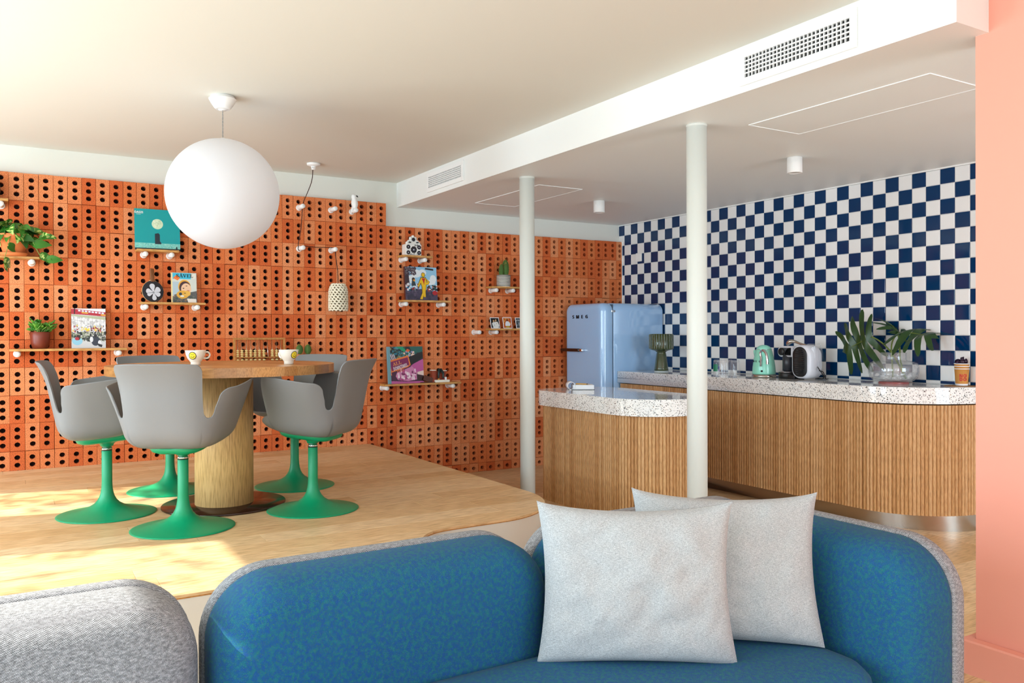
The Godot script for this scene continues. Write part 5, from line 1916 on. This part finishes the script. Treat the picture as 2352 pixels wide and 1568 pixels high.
	leaning("photo_book", "tall photo book with a red train across the top of its cover", "book", -4.977, yl, 0.222, 0.288, 0.020, im, mat(c8(30, 30, 36), 0.6), 0.09, 0.0, 0.075)
	# --- abacus on its shelf behind the table
	var ya: float = hole(0, 7, 0).y + up
	var ab := thing("abacus", "wooden abacus with pale beads standing behind the round table", "abacus", "", Vector3(-3.752, ya, 0.062))
	ab.rotation = Vector3(-0.06, 0.0, 0)
	st = S()
	bbox(st, Vector3(-0.205, 0, -0.014), Vector3(-0.190, 0.212, 0.014), 0.001)
	bbox(st, Vector3(0.190, 0, -0.014), Vector3(0.205, 0.212, 0.014), 0.001)
	bbox(st, Vector3(-0.190, 0.196, -0.012), Vector3(0.190, 0.212, 0.012), 0.001)
	bbox(st, Vector3(-0.190, 0, -0.012), Vector3(0.190, 0.016, 0.012), 0.001)
	bbox(st, Vector3(-0.190, 0.050, -0.010), Vector3(0.190, 0.058, 0.010), 0.001)
	part("frame", done(st), M.frame_wood, ab)
	var bead := turned([[0.003, -0.0072], [0.006, -0.0062], [0.0145, -0.0012], [0.0145, 0.0012], [0.006, 0.0062], [0.003, 0.0072]], 16)
	var bead_m := mat(c8(232, 204, 138), 0.4)
	for i in 11:
		var x := -0.171 + i * 0.0342
		st = S()
		var sway := rng.randf_range(-0.005, 0.005)
		tube(st, [Vector3(x - 0.003 + sway, 0.196, 0), Vector3(x, 0.012, 0)], 0.0023, 6)
		var rd := part("rod", done(st), M.chrome, ab)
		if i != 7:
			for b in 4:
				part("bead", bead, bead_m, rd, Vector3(x - 0.001, 0.0655 + b * 0.0147, 0))
			part("bead", bead, bead_m, rd, Vector3(x, 0.036, 0))
			part("bead", bead, M.black, rd, Vector3(x, 0.0225, 0))
	var cacti := [[-3.432, "small round cactus in a plain pot by the abacus, half behind the white cup"], [-3.362, "small round cactus in a plain pot, furthest from the abacus"]]
	for q in cacti:
		var k := thing("potted_cactus", q[1], "cactus", "", Vector3(q[0], ya, 0.07))
		part("pot", turned([[0.0, 0.0], [0.022, 0.0], [0.029, 0.05], [0.0295, 0.075], [0.026, 0.075], [0.0, 0.07]], 24), M.terracotta, k)
		ribbed(k, Vector3(0, 0.112, 0), 0.028, 0.042, 12)
	# --- ceramic house ornament
	var yh: float = hole(0, 2, 1).y + up
	var hs := thing("ceramic_house", "black and white painted ceramic house ornament with a scrolled gable", "ornament", "", Vector3(-2.428, yh, 0.075))
	hs.rotation.y = 0.0
	var cer := mat(c8(236, 236, 230), 0.2)
	part("body", box(Vector3(-0.074, 0, -0.045), Vector3(0.074, 0.098, 0.045), 0.004), cer, hs)
	im = canvas(160, 100, c8(232, 232, 228))
	for q in [[0.5, 0.5, 0.2, 0.32], [0.14, 0.25, 0.13, 0.2], [0.14, 0.78, 0.13, 0.19], [0.86, 0.25, 0.13, 0.2], [0.86, 0.78, 0.13, 0.19]]:
		for i in 9:
			var a := TAU * i / 9
			blob(im, q[0] + cos(a) * q[2] * 0.72, q[1] + sin(a) * q[3] * 0.72, q[2] * 0.34, q[3] * 0.34, c8(22, 22, 34))
		blob(im, q[0], q[1], q[2] * 0.62, q[3] * 0.62, c8(26, 26, 40))
		blob(im, q[0], q[1], q[2] * 0.30, q[3] * 0.30, c8(130, 130, 150))
		blob(im, q[0], q[1], q[2] * 0.13, q[3] * 0.13, c8(236, 236, 236))
	fleck(im, 0.2, 0.02, 0.8, 0.15, 12, [c8(22, 22, 34)], 0.015, 0.04)
	fleck(im, 0.2, 0.88, 0.8, 0.98, 12, [c8(22, 22, 34)], 0.015, 0.04)
	part("front_print", uvquad(Vector3(-0.071, 0.003, 0.0456), Vector3(-0.071, 0.095, 0.0456), Vector3(0.071, 0.095, 0.0456), Vector3(0.071, 0.003, 0.0456)), print_mat(im, 0.2), hs)
	st = S()
	for s in [-1.0, 1.0]:
		for q in [[0.056, 0.108, 0.014], [0.040, 0.118, 0.017], [0.024, 0.130, 0.016], [0.022, 0.150, 0.015]]:
			dome(st, Vector3(q[0] * s, q[1], 0.026), Vector3(q[2], q[2], 0.016), 12, 8)
	dome(st, Vector3(0, 0.164, 0.026), Vector3(0.015, 0.015, 0.016), 12, 8)
	bbox(st, Vector3(-0.066, 0.096, 0.010), Vector3(0.066, 0.108, 0.040), 0.003)
	bbox(st, Vector3(-0.036, 0.100, 0.014), Vector3(0.036, 0.140, 0.038), 0.003)
	var gb := part("gable", done(st), cer, hs)
	gb.set_meta("kind", "stuff")
	st = S()
	for i in 8:
		var a := TAU * i / 8
		dome(st, Vector3(cos(a) * 0.011, 0.138 + sin(a) * 0.011, 0.042), Vector3(0.006, 0.006, 0.003), 8, 5)
	dome(st, Vector3(0, 0.138, 0.0415), Vector3(0.010, 0.010, 0.002), 10, 5)
	for s in [-1.0, 1.0]:
		dome(st, Vector3(0.036 * s, 0.113, 0.043), Vector3(0.014, 0.006, 0.003), 10, 5)
	stuff(part("painted_flower", done(st), mat(c8(24, 24, 38), 0.2), hs))
	# --- book with the yellow figure
	im = canvas(180, 180, c8(146, 196, 226))
	for q in [[0.35, 0.2, 0.16, 0.12], [0.55, 0.17, 0.12, 0.1], [0.2, 0.38, 0.12, 0.12], [0.88, 0.35, 0.1, 0.12], [0.8, 0.45, 0.15, 0.08]]:
		blob(im, q[0], q[1], q[2], q[3], c8(226, 232, 236))
	paint(im, [0.0, 0.0, 0.10, 0.0, 0.14, 0.55, 0.10, 0.7, 0.0, 0.7], c8(58, 44, 54))
	fleck(im, 0.02, 0.02, 0.34, 0.24, 120, [c8(52, 44, 58), c8(84, 66, 74), c8(120, 110, 116)], 0.01, 0.035)
	paint(im, [0.0, 0.68, 0.5, 0.66, 1.0, 0.74, 1.0, 1.0, 0.0, 1.0], c8(70, 62, 86))
	fleck(im, 0.0, 0.70, 0.9, 0.98, 60, [c8(62, 54, 78), c8(84, 74, 96), c8(50, 46, 66)], 0.02, 0.06)
	fleck(im, 0.0, 0.50, 0.44, 0.70, 60, [c8(232, 236, 236), c8(40, 110, 150), c8(30, 40, 56), c8(220, 224, 228), c8(150, 40, 40)], 0.012, 0.045)
	fleck(im, 0.68, 0.54, 1.0, 0.70, 46, [c8(232, 232, 232), c8(28, 40, 46), c8(36, 90, 90), c8(160, 60, 50)], 0.012, 0.04)
	blob(im, 0.92, 0.77, 0.08, 0.07, c8(170, 30, 40))
	blob(im, 0.26, 0.38, 0.05, 0.06, c8(56, 40, 30))
	blob(im, 0.28, 0.41, 0.03, 0.035, c8(226, 150, 40))
	paint(im, [0.21, 0.42, 0.30, 0.44, 0.34, 0.56, 0.20, 0.58], c8(40, 60, 70))
	var yc := c8(232, 184, 20)
	var bk := c8(60, 40, 10)
	blob(im, 0.57, 0.235, 0.062, 0.072, bk)
	blob(im, 0.57, 0.235, 0.050, 0.060, yc)
	for e in [[0.012, bk], [0.0, yc]]:
		var g: float = e[0]
		paint(im, [0.50 - g, 0.32 - g, 0.64 + g, 0.32 - g, 0.67 + g, 0.46, 0.64 + g, 0.58 + g, 0.52 - g, 0.58 + g, 0.48 - g, 0.46], e[1])
		paint(im, [0.50 - g, 0.32 - g, 0.52 + g, 0.40, 0.42 + g, 0.60 + g, 0.38 - g, 0.58], e[1])
		paint(im, [0.64 - g, 0.32 - g, 0.76 + g, 0.44, 0.72, 0.52 + g, 0.62 - g, 0.52, 0.70 - g, 0.44], e[1])
		paint(im, [0.52 - g, 0.56, 0.60 + g, 0.56, 0.58 + g, 0.78, 0.52 + g, 0.97 + g, 0.44 - g, 0.96, 0.52 - g, 0.78], e[1])
		paint(im, [0.56 - g, 0.56, 0.65 + g, 0.56, 0.62 + g, 0.76, 0.62 + g, 0.90 + g, 0.56 - g, 0.90, 0.57 - g, 0.76], e[1])
	paint(im, [0.52, 0.34, 0.63, 0.34, 0.60, 0.44, 0.59, 0.54, 0.56, 0.44], c8(186, 30, 30))
	paint(im, [0.64, 0.02, 0.90, 0.045, 0.90, 0.095, 0.64, 0.07], c8(46, 36, 40))
	var cb := leaning("art_book", "square art book with a yellow walking figure on a blue sky cover", "book", -2.330, hole(0, 4, 1).y + up, 0.315, 0.300, 0.022, im, mat(c8(66, 26, 20), 0.5), 0.10, 0.03, 0.078)
	part("spine", box(Vector3(-0.1605, 0.0, -0.0225), Vector3(-0.1572, 0.300, 0.0008), 0.0008), mat(c8(92, 40, 34), 0.5), cb)
	# --- cactus in a striped pot
	var yk: float = hole(0, 3, 2).y + up
	var ck := thing("potted_cactus", "tall clustered cactus in a black and white striped pot", "cactus", "", Vector3(-1.483, yk, 0.07))
	var pp2 := part("pot", turned([[0.0, 0.0], [0.062, 0.0], [0.064, 0.003], [0.066, 0.108], [0.063, 0.110], [0.059, 0.108], [0.058, 0.095], [0.0, 0.095]], 40), M.cream, ck)
	for i in 8:
		var yy := 0.007 + i * 0.0134
		part("stripe", turned([[0.0648 + i * 0.0002, yy], [0.0660 + i * 0.0002, yy + 0.002], [0.0660 + i * 0.0002, yy + 0.0045], [0.0650 + i * 0.0002, yy + 0.0065]], 40), M.black, pp2)
	ribbed(ck, Vector3(-0.034, 0.150, 0.018), 0.024, 0.062, 14)
	ribbed(ck, Vector3(0.010, 0.155, 0.030), 0.025, 0.068, 14)
	ribbed(ck, Vector3(0.028, 0.172, -0.010), 0.034, 0.085, 16)
	# --- three photo prints
	var yq: float = hole(0, 5, 2).y + up
	im = canvas(64, 72, c8(14, 16, 16))
	blob(im, 0.36, 0.30, 0.09, 0.11, c8(206, 160, 110))
	blob(im, 0.63, 0.24, 0.09, 0.12, c8(214, 168, 120))
	paint(im, [0.1, 0.55, 0.3, 0.40, 0.52, 0.45, 0.56, 1.0, 0.22, 1.0], c8(222, 224, 222))
	paint(im, [0.45, 0.40, 0.85, 0.38, 0.98, 0.75, 0.88, 1.0, 0.52, 1.0], c8(232, 230, 224))
	blob(im, 0.40, 0.72, 0.035, 0.035, c8(40, 60, 80))
	blob(im, 0.68, 0.58, 0.035, 0.035, c8(40, 60, 80))
	leaning("photo_print", "white-edged photo print of two people in white against black", "photo", -1.577, yq, 0.098, 0.108, 0.0015, im, M.paper, 0.28, 0.0, 0.085, 0.006)
	im = canvas(64, 72, c8(186, 84, 30))
	fleck(im, 0, 0, 1, 0.6, 24, [c8(214, 120, 40), c8(160, 60, 30), c8(226, 160, 60)], 0.04, 0.12)
	blob(im, 0.5, 0.22, 0.09, 0.12, c8(90, 36, 30))
	paint(im, [0.2, 0.62, 0.34, 0.34, 0.66, 0.34, 0.90, 0.62, 0.78, 0.80, 0.2, 0.80], c8(226, 228, 236))
	paint(im, [0.3, 0.80, 0.72, 0.80, 0.70, 1.0, 0.28, 1.0], c8(186, 150, 40))
	leaning("photo_print", "white-edged photo print of a person in white against orange", "photo", -1.440, yq, 0.098, 0.108, 0.0015, im, M.paper, 0.24, 0.0, 0.080, 0.006)
	im = canvas(64, 72, c8(60, 70, 78))
	fleck(im, 0, 0, 1, 1, 30, [c8(120, 130, 136), c8(40, 44, 50), c8(180, 184, 186)], 0.04, 0.14)
	leaning("photo_print", "third photo print, all but hidden behind the slim pole", "photo", -1.300, yq, 0.098, 0.108, 0.0015, im, M.paper, 0.26, 0.0, 0.082, 0.006)
	# --- pink record book and figurine
	var yr: float = hole(0, 8, 0).y + up
	im = canvas(220, 220, c8(70, 26, 60))
	paint(im, [0.0, 0.0, 1.0, 0.0, 1.0, 0.45, 0.0, 0.45], c8(28, 38, 40))
	fleck(im, 0.0, 0.0, 0.5, 0.38, 110, [c8(60, 80, 60), c8(30, 110, 130), c8(150, 140, 90), c8(24, 28, 34), c8(70, 140, 150)], 0.012, 0.05)
	paint(im, [0.24, 0.0, 0.42, 0.0, 0.52, 0.10, 0.48, 0.16], c8(20, 150, 110))
	paint(im, [0.50, 0.13, 0.56, 0.06, 0.64, 0.10, 0.56, 0.20], c8(226, 96, 44))
	paint(im, [0.62, 0.0, 1.0, 0.0, 1.0, 0.16, 0.7, 0.18], c8(36, 96, 88))
	fleck(im, 0.45, 0.14, 0.8, 0.28, 40, [c8(110, 190, 190), c8(236, 200, 180), c8(150, 140, 190), c8(30, 90, 90)], 0.012, 0.035)
	for i in 4:
		paint(im, [0.02 + i * 0.045, 0.20, 0.04 + i * 0.045, 0.20, 0.10 + i * 0.045, 0.38, 0.075 + i * 0.045, 0.38], c8(226, 200, 214))
	paint(im, [0.62, 0.52, 1.0, 0.34, 1.0, 0.80, 0.80, 0.72, 0.66, 0.58], c8(190, 84, 150))
	paint(im, [0.82, 0.70, 1.0, 0.66, 1.0, 0.80, 0.82, 0.76], c8(232, 206, 196))
	paint(im, [0.56, 0.30, 0.98, 0.14, 1.0, 0.28, 0.62, 0.54], c8(16, 18, 22))
	paint(im, [0.02, 0.38, 0.58, 0.235, 0.64, 0.50, 0.56, 0.56, 0.08, 0.70], c8(228, 120, 52))
	paint(im, [0.05, 0.42, 0.56, 0.29, 0.60, 0.50, 0.10, 0.66], c8(126, 26, 84))
	paint(im, [0.0, 0.4, 0.05, 0.4, 0.10, 0.78, 0.0, 0.74], c8(228, 110, 52))
	paint(im, [0.24, 0.70, 0.68, 0.54, 0.80, 0.70, 0.82, 0.90, 0.55, 0.94, 0.26, 0.90, 0.20, 0.80], c8(206, 128, 172))
	fleck(im, 0.28, 0.62, 0.78, 0.9, 40, [c8(232, 196, 214), c8(176, 70, 130), c8(240, 222, 230), c8(120, 40, 90)], 0.015, 0.06)
	paint(im, [0.0, 0.92, 0.5, 0.95, 1.0, 0.95, 1.0, 1.0, 0.0, 1.0], c8(186, 86, 150))
	paint(im, [0.80, 0.76, 1.0, 0.82, 1.0, 0.96, 0.80, 0.92], c8(52, 22, 20))
	var pk := leaning("record_book", "pink and teal record book with a tilted purple label", "book", -2.482, yr, 0.345, 0.325, 0.018, im, mat(c8(150, 180, 190), 0.5), 0.10, 0.05, 0.080)
	part("spine_print", box(Vector3(-0.1735, 0.0, -0.0185), Vector3(-0.1465, 0.325, 0.0010), 0.0006), mat(c8(112, 158, 170), 0.5), pk)
	var tl := Basis(Vector3(0, 0, 1), 0.26)
	letters("ALL", 0.042, 0.0008, mat(c8(226, 150, 90), 0.5), pk, Transform3D(tl, Vector3(-0.085, 0.178, 0.0016)), "Droid Serif", "lettering", true)
	letters("DOWNTIMES", 0.032, 0.0008, mat(c8(226, 214, 222), 0.5), pk, Transform3D(tl * Basis.from_scale(Vector3(0.72, 1.3, 1)), Vector3(-0.055, 0.145, 0.0016)), "Droid Sans", "lettering", true)
	letters("STILL", 0.024, 0.0008, mat(c8(226, 110, 50), 0.5), pk, Transform3D(tl, Vector3(-0.055, 0.112, 0.0016)), "Droid Serif", "lettering", true)
	var fg := thing("figurine", "small legs figurine before a tiny brick wall beside the pink book", "figurine", "", Vector3(-2.160, yr, 0.075))
	var bw := mat(c8(150, 62, 36), 0.7)
	part("base", box(Vector3(-0.055, 0.0, -0.03), Vector3(0.085, 0.022, 0.04), 0.002), M.cream, fg)
	st = S()
	bbox(st, Vector3(-0.075, 0.0, -0.032), Vector3(-0.045, 0.105, 0.012), 0.002)
	part("pillar", done(st), bw, fg)
	part("cap", box(Vector3(-0.079, 0.105, -0.034), Vector3(-0.041, 0.112, 0.014), 0.001), M.cream, fg)
	part("back_wall", box(Vector3(-0.045, 0.022, -0.03), Vector3(0.075, 0.098, -0.014), 0.001), bw, fg)
	part("cap", box(Vector3(0.040, 0.098, -0.032), Vector3(0.080, 0.105, -0.010), 0.001), M.cream, fg)
	part("tiny_box", box(Vector3(0.045, 0.022, 0.004), Vector3(0.063, 0.046, 0.020), 0.001), M.paper, fg)
	st = S()
	tube(st, [Vector3(-0.002, 0.120, 0.008), Vector3(-0.012, 0.075, 0.012), Vector3(-0.016, 0.034, 0.012)], [0.014, 0.010, 0.007], 10)
	tube(st, [Vector3(0.004, 0.118, 0.008), Vector3(0.030, 0.080, 0.018), Vector3(0.030, 0.034, 0.016)], [0.014, 0.011, 0.007], 10)
	part("legs", done(st), mat(c8(26, 44, 44), 0.4), fg)
	for q in [[-0.016, mat(c8(216, 150, 40), 0.5)], [0.032, mat(c8(150, 24, 34), 0.5)]]:
		st = S()
		dome(st, Vector3(q[0], 0.028, 0.020), Vector3(0.007, 0.006, 0.014), 10, 6)
		part("shoe", done(st), q[1], fg)
	var cd := mono("folded_card", null, mat(c8(88, 44, 28), 0.6), "dark brown folded card lying between the pink book and the figurine", "card", "", Vector3(-2.30, yr, 0.10))
	st = S()
	prism(st, PackedVector2Array([Vector2(-0.05, -0.02), Vector2(0.085, -0.008), Vector2(0.085, 0.004), Vector2(-0.05, 0.012)]), 0.0, 0.006)
	bbox(st, Vector3(-0.03, 0.004, -0.016), Vector3(0.06, 0.050, -0.012), 0.0, Transform3D(Basis(Vector3(0, 0, 1), -0.35), Vector3(0, 0.012, 0)))
	cd.mesh = done(st)
	# --- white bird on its peg
	var bh := hole(27, 0, 1)
	var bd := thing("bird_figurine", "white ceramic parrot perched on a peg near the ceiling", "figurine", "", Vector3(bh.x + 0.004, bh.y + 0.0188, 0.078))
	st = S()
	var prof := [[0.0, -0.004], [0.012, -0.002], [0.022, 0.012], [0.0285, 0.032], [0.0275, 0.055], [0.021, 0.075], [0.0205, 0.085], [0.0225, 0.098], [0.019, 0.112], [0.010, 0.121], [0.0, 0.123]]
	lathe(st, prof, 24, Transform3D(Basis(Vector3(0, 0, 1), 0.10), Vector3.ZERO))
	var body := part("body", done(st), M.white, bd)
	st = S()
	tube(st, [Vector3(-0.014, 0.012, -0.012), Vector3(-0.024, -0.018, -0.02), Vector3(-0.026, -0.045, -0.024)], [0.012, 0.008, 0.003], 10)
	part("tail", done(st), M.white, bd)
	for s in [-1.0, 1.0]:
		st = S()
		dome(st, Vector3(-0.006 + 0.002 * s, 0.042, 0.020 * s), Vector3(0.014, 0.032, 0.010), 12, 8)
		part("wing", done(st), M.white, bd)
		st = S()
		dome(st, Vector3(0.004, 0.104, 0.0195 * s), Vector3(0.003, 0.003, 0.0025), 8, 6)
		part("eye", done(st), M.black, bd)
	st = S()
	tube(st, [Vector3(0.008, 0.106, 0.006), Vector3(0.020, 0.103, 0.008), Vector3(0.023, 0.094, 0.008)], [0.008, 0.006, 0.0015], 8)
	part("beak", done(st), mat(c8(60, 56, 54), 0.4), bd)
	# --- crochet pendant lamp hung over the pegs
	var cl := thing("crochet_lamp", "cream crochet pendant lamp hanging from wall pegs by a brown cord", "pendant lamp", "", Vector3(-3.106, 1.49, 0.085))
	st = S()
	var prof2 := [[0.072, 0.0], [0.076, 0.02], [0.076, 0.10], [0.074, 0.16], [0.069, 0.19], [0.054, 0.220], [0.030, 0.236], [0.0, 0.240]]
	lathe(st, [[0.064, 0.0], [0.068, 0.02], [0.068, 0.10], [0.066, 0.16], [0.061, 0.188], [0.048, 0.214], [0.026, 0.228], [0.0, 0.232]], 28)
	var yarn := mat(c8(240, 230, 204), 0.95)
	var liner := part("liner", done(st), mat(c8(120, 104, 80), 0.95), cl)
	st = S()
	var rad := func(y: float) -> float:
		for i in prof2.size() - 1:
			if y <= prof2[i + 1][1]:
				return lerpf(prof2[i][0], prof2[i + 1][0], (y - prof2[i][1]) / (prof2[i + 1][1] - prof2[i][1]))
		return 0.0
	for r in 12:
		var y := 0.008 + r * 0.0192
		var pts := []
		for i in 61:
			var a := TAU * i / 60
			var yy: float = y + 0.0055 * sin(a * 14.0 + r * PI * 0.8)
			var rr: float = rad.call(clampf(yy, 0.0, 0.239)) + 0.0022 * sin(a * 28.0 + r)
			pts.append(Vector3(rr * cos(a), yy, rr * sin(a)))
		tube(st, pts, 0.0078 if r != 3 and r != 5 and r != 7 else 0.0068, 6, false)
	stuff(part("yarn", done(st), yarn, cl))
	var o := -cl.position
	var h4 := hole(22, 2, 0)
	var h5 := hole(25, 2, 0)
	var cordpts := [Vector3(-3.424, 2.592, 0.415), Vector3(-3.41, 2.50, 0.33), Vector3(-3.398, 2.375, 0.075), Vector3(-3.396, 2.335, 0.045), Vector3(-3.408, 2.17, 0.045), Vector3(h4.x - 0.020, h4.y + 0.02, 0.045), Vector3(h4.x - 0.010, h4.y - 0.018, 0.045), Vector3(h4.x + 0.012, h4.y + 0.0205, 0.045), Vector3(h4.x + 0.13, h4.y + 0.016, 0.045), Vector3(h5.x, h5.y + 0.0205, 0.045), Vector3(h5.x + 0.019, h5.y + 0.004, 0.05), Vector3(h5.x + 0.020, h5.y - 0.05, 0.06), Vector3(-3.108, 1.82, 0.08), Vector3(-3.106, 1.725, 0.085)]
	for i in cordpts.size():
		cordpts[i] += o
	st = S()
	tube(st, spline(cordpts, 6), 0.0032, 6)
	part("cord", done(st), M.cord, cl)
	part("ceiling_rose", turned([[0.0, 2.585], [0.012, 2.585], [0.016, 2.588], [0.018, 2.606], [0.022, 2.612], [0.036, 2.614], [0.050, 2.620], [0.052, 2.626], [0.052, 2.634], [0.0, CEIL]], 32, Transform3D(Basis(), o + Vector3(-3.42, 0, 0.42))), M.white, cl)
	st = S()
	tube(st, spline([Vector3(-3.424, 2.614, 0.415), Vector3(-3.434, 2.606, 0.43), Vector3(-3.430, 2.594, 0.44), Vector3(-3.422, 2.598, 0.44)], 5), 0.0026, 6)
	part("hook", done(st), M.chrome, cl, o)

func ribbed(parent: Node3D, c: Vector3, r: float, h: float, ribs: int) -> void:
	var st := S()
	var rows := []
	for i in 15:
		var b := -PI / 2 + PI * i / 14
		var row := PackedVector3Array()
		for j in ribs * 4 + 1:
			var a := TAU * j / (ribs * 4)
			var k := r * (1.0 - 0.10 * (0.5 + 0.5 * cos(a * ribs))) * cos(b)
			row.append(c + Vector3(k * cos(a), h * sin(b), k * sin(a)))
		rows.append(row)
	grid(st, rows)
	var body := part("cactus_body", done(st), M.cactus, parent)
	st = S()
	for j in ribs:
		var a := TAU * (j + 0.5) / ribs
		for i in range(2, 14):
			var b := -PI / 2 + PI * i / 14
			var p := c + Vector3(r * cos(b) * cos(a), h * sin(b), r * cos(b) * sin(a))
			var n := (Vector3(cos(b) * cos(a), sin(b) * r / h, cos(b) * sin(a))).normalized()
			var s := n.cross(Vector3.UP).normalized() * 0.0035
			for q in [s, -s, Vector3(0, 0.003, 0)]:
				var tip: Vector3 = p + n * 0.006 + q
				tri(st, p - Vector3(0.0004, 0.0004, 0), tip, p + Vector3(0.0004, 0.0004, 0))
	stuff(part("spines", done(st), mat(c8(206, 170, 84), 0.7), body))
